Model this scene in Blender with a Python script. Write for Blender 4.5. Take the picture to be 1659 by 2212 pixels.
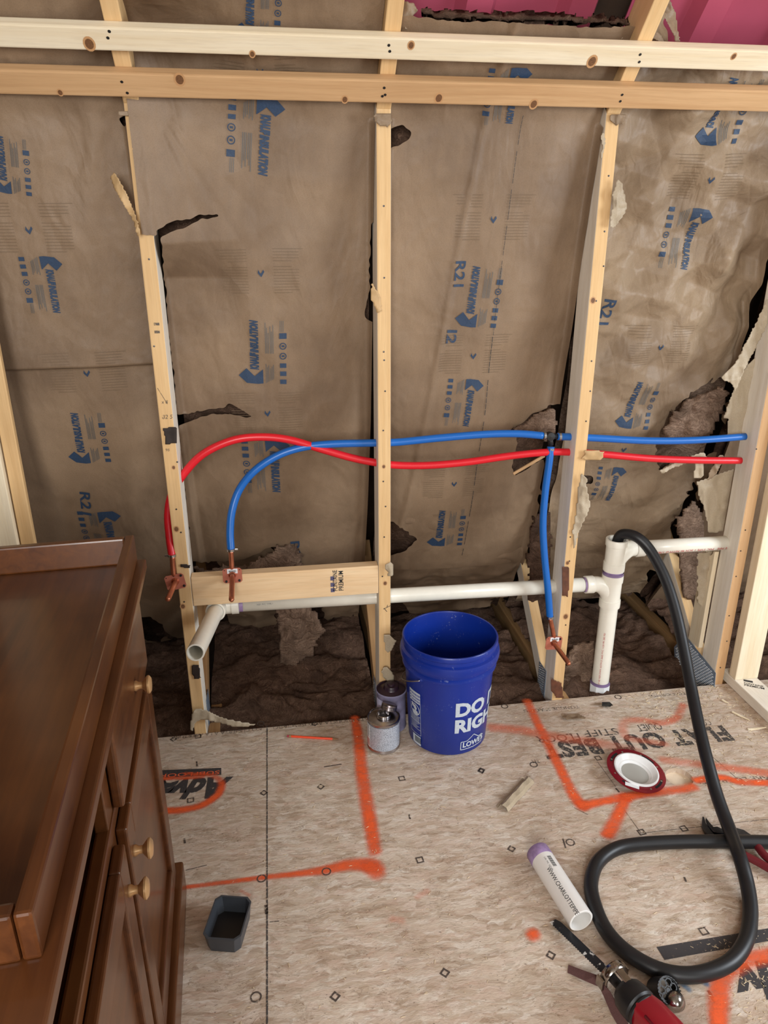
import bpy, bmesh, math, random
import numpy as np
from mathutils import Vector, Matrix
PI = math.pi
random.seed(7)
for o in list(bpy.data.objects): bpy.data.objects.remove(o)
SC = bpy.context.scene
COL = SC.collection

# ------------------------------------------------------------------ camera
W, H = 1659, 2212
FP, PITCH, YAW, ROLL = 1582.7, .3614, .1505, -.0024
CAM = np.array([-.1501, -2.0541, 1.5247])
FW = np.array([math.sin(YAW)*math.cos(PITCH), math.cos(YAW)*math.cos(PITCH), -math.sin(PITCH)])
_r = np.array([math.cos(YAW), -math.sin(YAW), 0.]); _u = np.cross(_r, FW)
RT = math.cos(ROLL)*_r + math.sin(ROLL)*_u
UP = -math.sin(ROLL)*_r + math.cos(ROLL)*_u
cd = bpy.data.cameras.new('camera'); cam = bpy.data.objects.new('camera', cd); COL.objects.link(cam)
cd.sensor_fit = 'VERTICAL'; cd.sensor_height = 24.0; cd.lens = FP/H*24.0
cd.clip_start = .02; cd.clip_end = 60
cam.matrix_world = Matrix(((RT[0], UP[0], -FW[0], CAM[0]), (RT[1], UP[1], -FW[1], CAM[1]), (RT[2], UP[2], -FW[2], CAM[2]), (0, 0, 0, 1)))
SC.camera = cam

# ------------------------------------------------------------------ world, lights, exposure
SC.view_settings.view_transform = 'Standard'
try: SC.view_settings.look = 'None'
except Exception: pass
SC.view_settings.gamma = 1.0
SC.view_settings.use_curve_mapping = False
SC.view_settings.exposure = 0.0
wd = bpy.data.worlds.new('world'); SC.world = wd; wd.use_nodes = True
wd.node_tree.nodes['Background'].inputs[0].default_value = (.92, .95, 1.0, 1)
wd.node_tree.nodes['Background'].inputs[1].default_value = 1.0
def area(name, loc, target, sx, sy, power, col):
    l = bpy.data.lights.new(name, 'AREA'); l.shape = 'RECTANGLE'; l.size = sx; l.size_y = sy
    l.energy = power; l.color = col
    o = bpy.data.objects.new(name, l); COL.objects.link(o); o.location = loc
    d = Vector(target)-Vector(loc); o.rotation_euler = d.to_track_quat('-Z', 'Y').to_euler()
    return o
area('window_light_right', (2.95, -1.75, 1.45), (0.1, -.6, .75), 1.0, 1.1, 62, (.86, .93, 1.0))
area('window_light_back', (-.62, -3.95, 1.8), (.7, 0, .9), .8, 1.2, 82, (1.0, .985, .96))
area('window_light_back_right', (1.5, -4.1, 1.75), (.6, 0, 1.2), .8, 1.2, 14, (1.0, .98, .95))

# ------------------------------------------------------------------ pixel to place
def ray(x, y): return FW + RT*(x-W/2)/FP - UP*(y-H/2)/FP
def on(x, y, ax, v):
    d = ray(x, y); return CAM + d*((v-CAM[ax])/d[ax])
def fl(x, y, z=0.): return on(x, y, 2, z)
def proj(P):
    d = np.asarray(P, float)-CAM; z = d@FW
    return np.stack([W/2+FP*(d@RT)/z, H/2-FP*(d@UP)/z], -1)
SP = .6096
SX = [-.466, .144, .754, 1.363]          # left edges of the four studs
SW = .038; SD = .089

# ------------------------------------------------------------------ object helpers
def tag(o, label=None, cat=None, group=None, kind=None):
    if label: o['label'] = label
    if cat: o['category'] = cat
    if group: o['group'] = group
    if kind: o['kind'] = kind
    return o
def empty(name, loc=(0, 0, 0), rz=0, label=None, cat=None, group=None):
    o = bpy.data.objects.new(name, None); COL.objects.link(o); o.location = loc
    o.rotation_euler = (0, 0, rz); o.empty_display_size = .05
    return tag(o, label, cat, group)
def mk(name, vs, fs, mat, parent=None, smooth=False):
    me = bpy.data.meshes.new(name)
    me.from_pydata([tuple(map(float, v)) for v in vs], [], [tuple(f) for f in fs]); me.update()
    if mat: me.materials.append(mat)
    if smooth:
        me.polygons.foreach_set('use_smooth', [True]*len(me.polygons))
    o = bpy.data.objects.new(name, me); COL.objects.link(o)
    if parent: o.parent = parent
    return o
def mkbm(name, bm, mat, parent=None, smooth=False):
    me = bpy.data.meshes.new(name); bm.to_mesh(me); bm.free()
    if mat: me.materials.append(mat)
    if smooth: me.polygons.foreach_set('use_smooth', [True]*len(me.polygons))
    o = bpy.data.objects.new(name, me); COL.objects.link(o)
    if parent: o.parent = parent
    return o
def bevel_all(bm, w, seg=2):
    if w > 0: bmesh.ops.bevel(bm, geom=list(bm.edges), offset=w, segments=seg, profile=.6, affect='EDGES', clamp_overlap=True)
def box(name, lo, hi, mat, parent=None, bev=.002, mtx=None, seg=2):
    bm = bmesh.new(); bmesh.ops.create_cube(bm, size=1)
    lo = Vector(lo); hi = Vector(hi)
    bmesh.ops.scale(bm, vec=hi-lo, verts=bm.verts); bmesh.ops.translate(bm, vec=(lo+hi)/2, verts=bm.verts)
    bevel_all(bm, bev, seg)
    o = mkbm(name, bm, mat, parent)
    if mtx is not None: o.matrix_local = mtx
    return o
def prism(name, poly, axis_pts, mat, parent=None, bev=0, smooth=False):
    """poly: 3D loop of points, extruded by vector axis_pts"""
    bm = bmesh.new(); vs = [bm.verts.new(p) for p in poly]; f = bm.faces.new(vs)
    r = bmesh.ops.extrude_face_region(bm, geom=[f])
    bmesh.ops.translate(bm, vec=Vector(axis_pts), verts=[g for g in r['geom'] if isinstance(g, bmesh.types.BMVert)])
    bmesh.ops.recalc_face_normals(bm, faces=bm.faces)
    if bev: bevel_all(bm, bev, 2)
    return mkbm(name, bm, mat, parent, smooth)
def lumber(name, p0, p1, wdir, ddir, w, d, mat, parent=None, bev=.003, side=None):
    """a board: long axis p0->p1 (local Z); corner at p0, extends w along wdir, d along ddir"""
    p0 = Vector(p0); p1 = Vector(p1); z = (p1-p0); L = z.length; z.normalize()
    x = Vector(wdir); x = (x-z*x.dot(z)).normalized(); y = Vector(ddir); y = (y-z*y.dot(z)-x*y.dot(x)).normalized()
    dy = d/2
    if x.cross(y).dot(z) < 0: y = -y; dy = -d/2
    bm = bmesh.new(); bmesh.ops.create_cube(bm, size=1)
    bmesh.ops.scale(bm, vec=(w, d, L), verts=bm.verts); bmesh.ops.translate(bm, vec=(w/2, dy, L/2), verts=bm.verts)
    bevel_all(bm, bev, 2)
    bmesh.ops.recalc_face_normals(bm, faces=bm.faces)
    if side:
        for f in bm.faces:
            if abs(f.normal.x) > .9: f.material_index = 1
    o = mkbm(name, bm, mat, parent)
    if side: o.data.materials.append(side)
    o.matrix_local = Matrix(((x[0], y[0], z[0], p0[0]), (x[1], y[1], z[1], p0[1]), (x[2], y[2], z[2], p0[2]), (0, 0, 0, 1)))
    return o
def catmull(pts, n=8):
    P = [np.array(p, float) for p in pts]; P = [2*P[0]-P[1]]+P+[2*P[-1]-P[-2]]; out = []
    for i in range(1, len(P)-2):
        for k in range(n):
            t = k/n; a, b, c, d = P[i-1], P[i], P[i+1], P[i+2]
            out.append(.5*((2*b)+(-a+c)*t+(2*a-5*b+4*c-d)*t*t+(-a+3*b-3*c+d)*t**3))
    out.append(P[-2]); return out
def sweep(pts, rad, seg=14, caps=True, inner=None):
    """verts/faces of a tube; rad scalar or list"""
    P = [Vector(p) for p in pts]; n = len(P); R = rad if hasattr(rad, '__len__') else [rad]*n
    T = []
    for i in range(n):
        a = P[max(i-1, 0)]; b = P[min(i+1, n-1)]; t = (b-a)
        T.append(t.normalized() if t.length > 1e-9 else (T[-1] if T else Vector((0, 0, 1))))
    up = Vector((0, 0, 1)) if abs(T[0].z) < .9 else Vector((0, 1, 0))
    N = (up-T[0]*up.dot(T[0])).normalized(); vs = []; fs = []
    for i in range(n):
        N = (N-T[i]*N.dot(T[i])).normalized(); B = T[i].cross(N)
        for k in range(seg):
            a = 2*PI*k/seg; vs.append(P[i]+(N*math.cos(a)+B*math.sin(a))*R[i])
    for i in range(n-1):
        for k in range(seg):
            a = i*seg+k; b = i*seg+(k+1) % seg; fs.append((a, b, b+seg, a+seg))
    if caps: fs.append(tuple(range(seg-1, -1, -1))); fs.append(tuple((n-1)*seg+k for k in range(seg)))
    return vs, fs
def tube(name, pts, rad, mat, parent=None, seg=14, caps=True):
    vs, fs = sweep(pts, rad, seg, caps); return mk(name, vs, fs, mat, parent, True)
def basis(d):
    z = Vector(d).normalized(); up = Vector((0, 0, 1)) if abs(z.z) < .95 else Vector((1, 0, 0))
    x = up.cross(z).normalized(); y = z.cross(x); return x, y, z
def lathe(name, prof, org, axis, mat, parent=None, seg=32, smooth=True, closed=False, a0=0, a1=2*PI):
    """prof: list of (r, h) along axis"""
    x, y, z = basis(axis); o = Vector(org); vs = []; fs = []; n = len(prof)
    for k in range(seg):
        a = 2*PI*k/seg; d = x*math.cos(a)+y*math.sin(a)
        for r, h in prof: vs.append(o+d*r+z*h)
    m = n if closed else n-1
    for k in range(seg):
        for i in range(m):
            a = k*n+i; b = k*n+(i+1) % n; c = ((k+1) % seg)*n
            fs.append((a, c+i, c+(i+1) % n, b))
    ob = mk(name, vs, fs, mat, parent, smooth)
    if smooth:
        me = ob.data
        try: me.set_sharp_from_angle(angle=math.radians(42))
        except Exception: pass
    return ob
def pipe_hollow(name, p0, p1, ro, ri, mat, parent=None, seg=40, bev=.0008):
    L = (Vector(p1)-Vector(p0)).length
    prof = [(ri, 0), (ro-bev, 0), (ro, bev), (ro, L-bev), (ro-bev, L), (ri, L)]
    return lathe(name, prof, p0, Vector(p1)-Vector(p0), mat, parent, seg, True, True)
def sharp(o, deg=40):
    o.data.polygons.foreach_set('use_smooth', [True]*len(o.data.polygons))
    try: o.data.set_sharp_from_angle(angle=math.radians(deg))
    except Exception: pass
    return o

# ------------------------------------------------------------------ materials
def srgb(r, g, b):
    f = lambda c: ((c/255.)/12.92 if c/255. <= .04045 else ((c/255.+.055)/1.055)**2.4)
    return (f(r), f(g), f(b), 1)
class NT:
    def __init__(s, name):
        s.m = bpy.data.materials.new(name); s.m.use_nodes = True; s.t = s.m.node_tree
        s.b = s.t.nodes['Principled BSDF']; s.out = s.t.nodes['Material Output']
    def n(s, typ, **kw):
        nd = s.t.nodes.new(typ)
        for k, v in kw.items():
            if k.startswith('i_'):
                key = k[2:]; key = int(key) if key.isdigit() else key.replace('_', ' ')
                s.set(nd.inputs[key], v)
            else: setattr(nd, k, v)
        return nd
    def set(s, inp, v):
        if hasattr(v, 'is_output') and v.is_output: s.t.links.new(v, inp)
        elif isinstance(v, bpy.types.Node): s.t.links.new(v.outputs[0], inp)
        else: inp.default_value = v
    def B(s, **kw):
        for k, v in kw.items(): s.set(s.b.inputs[k.replace('_', ' ')], v)
        return s
    def noise(s, vec, scale, detail=4, rough=.55, dist=0.):
        return s.n('ShaderNodeTexNoise', i_Vector=vec, i_Scale=scale, i_Detail=detail, i_Roughness=rough, i_Distortion=dist).outputs['Fac']
    def mapping(s, vec, sc=(1, 1, 1), loc=(0, 0, 0), rot=(0, 0, 0)):
        return s.n('ShaderNodeMapping', i_Vector=vec, i_Scale=sc, i_Location=loc, i_Rotation=rot).outputs[0]
    def ramp(s, fac, stops, interp='LINEAR'):
        r = s.n('ShaderNodeValToRGB', i_Fac=fac); e = r.color_ramp.elements; r.color_ramp.interpolation = interp
        while len(e) < len(stops): e.new(.5)
        for k, (p, c) in enumerate(stops):
            e[k].position = p; e[k].color = c if hasattr(c, '__len__') else (c, c, c, 1)
        return r.outputs[0]
    def mix(s, fac, a, b, mode='MIX'):
        m = s.n('ShaderNodeMix'); m.data_type = 'RGBA'; m.blend_type = mode
        s.set(m.inputs[0], fac); s.set(m.inputs[6], a); s.set(m.inputs[7], b); return m.outputs[2]
    def math(s, op, a, b=0., clamp=False):
        m = s.n('ShaderNodeMath'); m.operation = op; m.use_clamp = clamp; s.set(m.inputs[0], a); s.set(m.inputs[1], b); return m.outputs[0]
    def bump(s, h, strength=.3, dist=.01, normal=None):
        b = s.n('ShaderNodeBump', i_Height=h, i_Strength=strength, i_Distance=dist)
        if normal is not None: s.set(b.inputs['Normal'], normal)
        s.set(s.b.inputs['Normal'], b.outputs[0]); return b.outputs[0]
    def obj(s): return s.n('ShaderNodeTexCoord').outputs['Object']
    def rnd(s): return s.n('ShaderNodeObjectInfo').outputs['Random']
def plain(name, col, rough=.5, metal=0., spec=None, noise=0., nscale=60, **kw):
    t = NT(name); t.B(Roughness=rough, Metallic=metal)
    if noise:
        f = t.noise(t.obj(), nscale, 5)
        c2 = tuple(c*(1-noise) for c in col[:3])+(1,)
        t.B(Base_Color=t.mix(t.ramp(f, [(.35, 0.), (.7, 1.)]), col, c2))
    else: t.B(Base_Color=col)
    if spec is not None: t.B(Specular_IOR_Level=spec)
    t.B(**kw); return t.m
def pine(name, light, dark, rough=.62, knots=1.0, streak=1.0):
    t = NT(name); o = t.obj(); r = t.rnd()
    off = t.n('ShaderNodeCombineXYZ', i_X=t.math('MULTIPLY', r, 7.), i_Y=t.math('MULTIPLY', r, 13.), i_Z=t.math('MULTIPLY', r, 29.))
    v = t.n('ShaderNodeVectorMath', i_0=o, i_1=off.outputs[0]); v.operation = 'ADD'; v = v.outputs[0]
    # knots bend the grain around them
    vo = t.n('ShaderNodeTexVoronoi', i_Vector=t.mapping(v, (11, 11, 2.4)), i_Scale=1.0, i_Randomness=1.0)
    kd = vo.outputs['Distance']
    warp = t.n('ShaderNodeTexNoise', i_Vector=t.mapping(v, (3, 3, .8)), i_Scale=2.0, i_Detail=2)
    ws = t.n('ShaderNodeVectorMath', i_0=warp.outputs['Color']); ws.operation = 'SCALE'; ws.inputs['Scale'].default_value = .05
    v2 = t.n('ShaderNodeVectorMath', i_0=v, i_1=ws.outputs[0]); v2.operation = 'ADD'; v2 = v2.outputs[0]
    grain = t.noise(t.mapping(v2, (1, 1, .022)), 62, 4, .65, .2)
    band = t.noise(t.mapping(v2, (1, 1, .05)), 24, 2, .5, .3)
    g = t.math('ADD', t.math('MULTIPLY', grain, .55), t.math('MULTIPLY', band, .45))
    c = t.mix(t.ramp(g, [(.36, 0.), (.66, 1.)]), light, dark)
    big = t.noise(t.mapping(v, (5, 5, 1.4)), 2.2, 3)
    c = t.mix(t.math('MULTIPLY', t.ramp(big, [(.45, 0.), (.75, 1.)]), .35*streak), c, tuple(x*.8 for x in dark[:3])+(1,))
    k = t.ramp(kd, [(.0, 1.), (.05, .95), (.075, .35), (.14, .12), (.22, 0.)])
    sel = t.n('ShaderNodeSeparateXYZ', i_0=vo.outputs['Color'])
    k = t.math('MULTIPLY', k, t.ramp(sel.outputs[0], [(.45, 0.), (.5, 1.)]))
    c = t.mix(t.math('MULTIPLY', k, .8*knots), c, srgb(118, 78, 46))
    fine = t.noise(t.mapping(v, (1, 1, .05)), 300, 2)
    c = t.mix(t.math('MULTIPLY', t.ramp(fine, [(.3, 1.), (.5, 0.)]), .10), c, srgb(130, 94, 58))
    t.B(Base_Color=c, Roughness=rough, Specular_IOR_Level=.25)
    t.bump(t.math('ADD', g, t.math('MULTIPLY', fine, .4)), .18, .0012)
    return t.m
M = {}
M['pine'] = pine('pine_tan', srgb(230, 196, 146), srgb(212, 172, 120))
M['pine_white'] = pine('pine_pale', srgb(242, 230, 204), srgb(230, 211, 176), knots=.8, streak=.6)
M['pine_pale_lit'] = pine('pine_pale_lit_side', srgb(250, 244, 232), srgb(234, 224, 206), knots=.4)  # stud and web sides coloured paler as if lit; also the pale bottom plate
M['pine_brown'] = pine('pine_brown', srgb(214, 176, 132), srgb(190, 148, 104), knots=1.0)
M['pine_l'] = pine('pine_light', srgb(238, 210, 170), srgb(222, 184, 138), knots=.5)
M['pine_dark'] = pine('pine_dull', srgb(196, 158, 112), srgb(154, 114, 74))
def kraft(name, c1, c2, crink=1.0, rough=.52, spec=.38):
    t = NT(name); g = t.n('ShaderNodeNewGeometry').outputs['Position']
    n1 = t.noise(g, 3.2, 4); n2 = t.noise(t.mapping(g, (1.6, 1, .5)), 14, 5, .6); n3 = t.noise(g, 420, 2)
    c = t.mix(t.ramp(n1, [(.35, 0.), (.65, 1.)]), c1, c2)
    c = t.mix(t.math('MULTIPLY', t.ramp(n2, [(.45, 0.), (.75, 1.)]), .22), c, tuple(min(1, x*1.28) for x in c1[:3])+(1,))
    c = t.mix(t.math('MULTIPLY', t.ramp(n3, [(.35, 1.), (.55, 0.)]), .16), c, srgb(84, 66, 46))
    t.B(Base_Color=c, Roughness=rough, Specular_IOR_Level=spec)
    cr = t.noise(t.mapping(g, (1, 1, .5)), 6, 4, .5, .7)
    rid = t.math('ABSOLUTE', t.math('SUBTRACT', cr, .5))
    vo = t.n('ShaderNodeTexVoronoi', i_Vector=t.mapping(g, (1, 1, .6)), i_Scale=7); vo.feature = 'DISTANCE_TO_EDGE'
    hgt = t.math('ADD', t.math('MULTIPLY', rid, -1.6), t.math('MULTIPLY', t.math('MINIMUM', vo.outputs['Distance'], .10), .5))
    vo2 = t.n('ShaderNodeTexVoronoi', i_Vector=t.mapping(g, (1.2, 1, .7), (3, 1, 2), (.4, .3, .2)), i_Scale=19); vo2.feature = 'DISTANCE_TO_EDGE'
    hgt = t.math('ADD', hgt, t.math('MULTIPLY', t.math('MINIMUM', vo2.outputs['Distance'], .12), .28))
    b1 = t.bump(hgt, .30*crink, .02)
    t.bump(n3, .12, .0006, b1)
    return t.m
M['kraft'] = kraft('kraft_paper', srgb(144, 121, 97), srgb(116, 95, 75))
M['kraft_c'] = kraft('kraft_paper_crumpled', srgb(154, 133, 108), srgb(128, 108, 87), 2.2, .52, .38)
M['kraft_l'] = kraft('kraft_paper_pale_side', srgb(192, 178, 154), srgb(166, 150, 126), 1.3)
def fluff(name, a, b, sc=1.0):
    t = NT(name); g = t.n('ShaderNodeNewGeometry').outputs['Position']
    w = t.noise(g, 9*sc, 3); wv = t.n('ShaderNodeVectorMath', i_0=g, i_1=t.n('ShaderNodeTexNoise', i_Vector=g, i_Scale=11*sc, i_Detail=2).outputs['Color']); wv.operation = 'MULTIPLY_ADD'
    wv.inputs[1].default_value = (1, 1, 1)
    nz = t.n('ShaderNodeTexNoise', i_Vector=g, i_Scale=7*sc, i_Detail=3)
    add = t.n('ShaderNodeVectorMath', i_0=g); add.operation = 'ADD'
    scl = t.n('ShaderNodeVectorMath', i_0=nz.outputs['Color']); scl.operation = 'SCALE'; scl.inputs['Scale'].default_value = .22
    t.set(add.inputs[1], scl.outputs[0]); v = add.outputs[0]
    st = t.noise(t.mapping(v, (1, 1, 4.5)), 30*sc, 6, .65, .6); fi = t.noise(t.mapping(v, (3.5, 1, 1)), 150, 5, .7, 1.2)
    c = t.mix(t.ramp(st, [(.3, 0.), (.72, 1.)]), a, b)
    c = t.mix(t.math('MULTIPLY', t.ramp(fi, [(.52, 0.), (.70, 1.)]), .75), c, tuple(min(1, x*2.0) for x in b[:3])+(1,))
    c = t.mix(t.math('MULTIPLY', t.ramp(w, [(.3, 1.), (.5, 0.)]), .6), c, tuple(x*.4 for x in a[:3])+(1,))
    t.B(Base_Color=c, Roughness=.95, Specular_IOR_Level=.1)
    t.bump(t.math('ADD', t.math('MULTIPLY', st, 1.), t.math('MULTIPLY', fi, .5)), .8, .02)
    return t.m
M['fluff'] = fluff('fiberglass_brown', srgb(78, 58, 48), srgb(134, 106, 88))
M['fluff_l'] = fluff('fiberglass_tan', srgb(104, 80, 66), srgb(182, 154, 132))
M['ink'] = plain('blue_print_ink', srgb(44, 66, 94), .6, noise=.3, nscale=300)
M['ink_f'] = plain('faint_blue_print_ink', srgb(92, 96, 98), .6, noise=.2, nscale=300)
M['ink_t'] = plain('faint_brown_print_ink', srgb(112, 92, 70), .6)
M['ink_k'] = plain('black_print_ink', srgb(52, 52, 54), .7, noise=.3, nscale=500)
M['pink'] = plain('pink_foam', srgb(184, 84, 106), .36, noise=.12, nscale=6)
M['pvc'] = plain('white_pvc', srgb(238, 234, 220), .28, noise=.05, nscale=30, Specular_IOR_Level=.5)
M['pvc_w'] = plain('bright_white_pvc', srgb(240, 242, 242), .25)
M['purple'] = plain('purple_primer', srgb(160, 134, 178), .4, noise=.35, nscale=80)
M['purple_d'] = plain('dark_primer_ring', srgb(132, 112, 148), .4)
M['pexr'] = plain('red_pex', srgb(216, 26, 40), .35)
M['pexb'] = plain('blue_pex', srgb(22, 100, 184), .33)
M['steel'] = plain('crimp_steel', srgb(190, 190, 190), .28, 1.0)
M['copper'] = plain('copper_tube', srgb(206, 128, 96), .3, .8, noise=.35, nscale=40)
M['copper_m'] = plain('matte_copper_plate', srgb(196, 118, 96), .5, .35, noise=.12, nscale=60)
M['black'] = plain('black_metal', srgb(26, 26, 28), .45)
M['dark'] = plain('dark_void', srgb(14, 12, 11), .9)
M['rubber'] = plain('black_rubber', srgb(24, 25, 28), .42, noise=.25, nscale=26, Specular_IOR_Level=.5)
M['label'] = plain('white_label', srgb(232, 234, 236), .5)
M['redprint'] = plain('red_print', srgb(190, 60, 62), .5)
M['greyprint'] = plain('grey_print', srgb(110, 108, 106), .5)
# ---- floor
def floor_mat():
    t = NT('subfloor_board'); g = t.obj()
    wn = t.n('ShaderNodeTexNoise', i_Vector=g, i_Scale=9, i_Detail=3)
    ws = t.n('ShaderNodeVectorMath', i_0=wn.outputs['Color']); ws.operation = 'SCALE'; ws.inputs['Scale'].default_value = .05
    gv = t.n('ShaderNodeVectorMath', i_0=g, i_1=ws.outputs[0]); gv.operation = 'ADD'; gv = gv.outputs[0]
    base = t.noise(gv, 4, 4)
    c = t.mix(t.ramp(base, [(.35, 0.), (.65, 1.)]), srgb(212, 198, 180), srgb(190, 170, 150))
    # pressed strands: several overlapping layers lying mostly along the panel
    for k, (ang, sx, sy, sc, a, lo, hi, amt) in enumerate((
            (.15, 1, 3.0, 11, srgb(230, 220, 206), .50, .60, .65), (-.10, 1, 3.6, 15, srgb(174, 150, 128), .56, .64, .5),
            (.35, 1, 2.6, 22, srgb(150, 120, 96), .60, .66, .45), (.05, 1, 4.5, 19, srgb(190, 152, 132), .57, .63, .45),
            (-.4, 1, 2.4, 30, srgb(238, 230, 218), .55, .62, .6), (.2, 1, 3.2, 48, srgb(160, 134, 110), .57, .63, .5), (-.15, 1, 2.2, 75, srgb(238, 228, 214), .58, .64, .5))):
        m = t.mapping(gv, (sx, sy, 1), (k*3.3, k*1.7, 0), (0, 0, ang)); f = t.noise(m, sc, 4, .62, .7)
        c = t.mix(t.math('MULTIPLY', t.ramp(f, [(lo, 0.), (hi, 1.)]), amt), c, a)
    # chip edges: stretched cells of slightly different wood
    for k, (ang, sx, sy, sc, amt) in enumerate(((.12, 1, 4.5, 16, .42), (-.25, 1, 3.6, 27, .40), (.45, 1, 3.0, 44, .34))):
        vo = t.n('ShaderNodeTexVoronoi', i_Vector=t.mapping(gv, (sx, sy, 1), (k*5.1, k*2.3, 0), (0, 0, ang)), i_Scale=sc, i_Randomness=1.0); vo.voronoi_dimensions = '2D'
        cc = t.n('ShaderNodeSeparateXYZ', i_0=vo.outputs['Color'])
        pick = t.ramp(cc.outputs[1], [(.42, 0.), (.46, 1.)])
        tone = t.ramp(cc.outputs[0], [(0., srgb(150, 124, 100)), (.3, srgb(198, 176, 152)), (.55, srgb(226, 212, 194)), (.8, srgb(206, 176, 156)), (1., srgb(240, 232, 220))])
        c = t.mix(t.math('MULTIPLY', pick, amt), c, tone)
    cr = t.noise(t.mapping(gv, (1, 2.6, 1), (4, 7, 0), (0, 0, .12)), 34, 3, .6, 1.2)
    line = t.ramp(t.math('ABSOLUTE', t.math('SUBTRACT', cr, .5)), [(.0, 1.), (.012, .6), (.025, 0.)])
    msk = t.ramp(t.noise(g, 14, 2), [(.5, 0.), (.62, 1.)])
    c = t.mix(t.math('MULTIPLY', t.math('MULTIPLY', line, msk), .6), c, srgb(120, 92, 70))
    sp = t.noise(t.mapping(g, (1, 2.2, 1), (9, 2, 0), (0, 0, .3)), 95, 3)
    c = t.mix(t.math('MULTIPLY', t.ramp(sp, [(.66, 0.), (.71, 1.)]), .75), c, srgb(96, 76, 60))
    dirt = t.noise(g, 2.3, 4); c = t.mix(t.math('MULTIPLY', t.ramp(dirt, [(.48, 0.), (.7, 1.)]), .35), c, srgb(158, 128, 102))
    t.B(Base_Color=c, Roughness=.62, Specular_IOR_Level=.3)
    t.bump(t.math('ADD', t.noise(t.mapping(gv, (1, 2.5, 1), (0, 0, 0), (0, 0, .15)), 46, 7, .72), t.math('MULTIPLY', sp, .5)), .42, .005)
    return t.m
M['floor'] = floor_mat()
def spray(name, col, k=1.0):
    t = NT(name); uv = t.n('ShaderNodeUVMap').outputs[0]; sx = t.n('ShaderNodeSeparateXYZ', i_0=uv)
    v = t.math('ABSOLUTE', t.math('SUBTRACT', t.math('MULTIPLY', sx.outputs[1], 2.), 1.))
    g = t.n('ShaderNodeNewGeometry').outputs['Position']; nz = t.noise(g, 330, 4, .75); nb = t.noise(t.mapping(g, (1, 2.4, 1), (0, 0, 0), (0, 0, .2)), 30, 5, .65, .6); nc = t.noise(g, 8, 3)
    # u holds the opacity along the stroke, v runs across it
    we = t.noise(g, 120, 5, .75); v = t.math('ADD', v, t.math('MULTIPLY', t.math('SUBTRACT', we, .5), .22))
    soft = t.ramp(v, [(.22, .92), (.50, .66), (.74, .25), (1., 0.)])
    a = t.math('MULTIPLY', soft, sx.outputs[0])
    a = t.math('MULTIPLY', a, t.ramp(nc, [(.35, .72), (.6, 1.)]))
    speck = t.math('MULTIPLY', t.math('SUBTRACT', nz, .5), 1.5)
    wear = t.math('MULTIPLY', t.ramp(nb, [(.5, 0.), (.66, 1.)]), .30)
    al = t.math('SUBTRACT', t.math('ADD', t.math('MULTIPLY', a, 1.12), t.math('MULTIPLY', speck, t.math('MULTIPLY', a, t.math('SUBTRACT', 1.3, a)))), t.math('MULTIPLY', wear, a))
    al = t.math('MULTIPLY', al, k, True)
    c = t.mix(t.ramp(nb, [(.3, 0.), (.7, 1.)]), col, tuple(x*.85 for x in col[:3])+(1,))
    t.B(Base_Color=c, Roughness=.6, Alpha=al)
    return t.m
M['orange'] = spray('orange_spray_paint', srgb(255, 104, 50), .97)
M['orange_f'] = spray('worn_orange_spray_paint', srgb(250, 124, 84), .62)
M['blue_paint'] = spray('blue_chalk_smear', srgb(60, 120, 160), .8)
def cherry():
    t = NT('dark_cherry_wood'); g = t.obj()
    v = t.mapping(g, (7, .5, 7)); n = t.noise(v, 6, 5, .6, .8); n2 = t.noise(t.mapping(g, (60, 2, 60)), 3, 3)
    big = t.noise(g, 5, 3)
    c = t.mix(t.ramp(n, [(.3, 0.), (.72, 1.)]), srgb(98, 55, 25), srgb(62, 31, 13))
    c = t.mix(t.math('MULTIPLY', t.ramp(big, [(.4, 0.), (.7, 1.)]), .35), c, srgb(132, 84, 42))
    c = t.mix(t.math('MULTIPLY', n2, .3), c, srgb(60, 27, 11))
    t.B(Base_Color=c, Roughness=.34, Specular_IOR_Level=.38, Coat_Weight=.18, Coat_Roughness=.12)
    return t.m
M['cherry'] = cherry()
M['brass'] = plain('antique_brass_knob', srgb(204, 164, 116), .34, .55)
M['osb'] = M['pine_dark']

# ------------------------------------------------------------------ text helper
_tc = {}
def text2d(s, size=1.0, sx=1.0, shear=0., off=0., spacing=1.0):
    """flat lettering: (verts Nx2, faces), baseline y=0, starts at x=0"""
    key = (s, sx, shear, off, spacing)
    if key not in _tc:
        c = bpy.data.curves.new('tmp', 'FONT'); c.body = s; c.size = 1; c.shear = shear; c.offset = off
        c.space_character = spacing; c.resolution_u = 3
        o = bpy.data.objects.new('tmp', c); COL.objects.link(o)
        dg = bpy.context.evaluated_depsgraph_get(); me = bpy.data.meshes.new_from_object(o.evaluated_get(dg))
        v = np.array([p.co[:2] for p in me.vertices]) if len(me.vertices) else np.zeros((0, 2))
        v[:, 0] *= sx; f = [tuple(p.vertices) for p in me.polygons]
        bpy.data.objects.remove(o); bpy.data.curves.remove(c); bpy.data.meshes.remove(me)
        _tc[key] = (v, f)
    v, f = _tc[key]; return v*size, f
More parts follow.
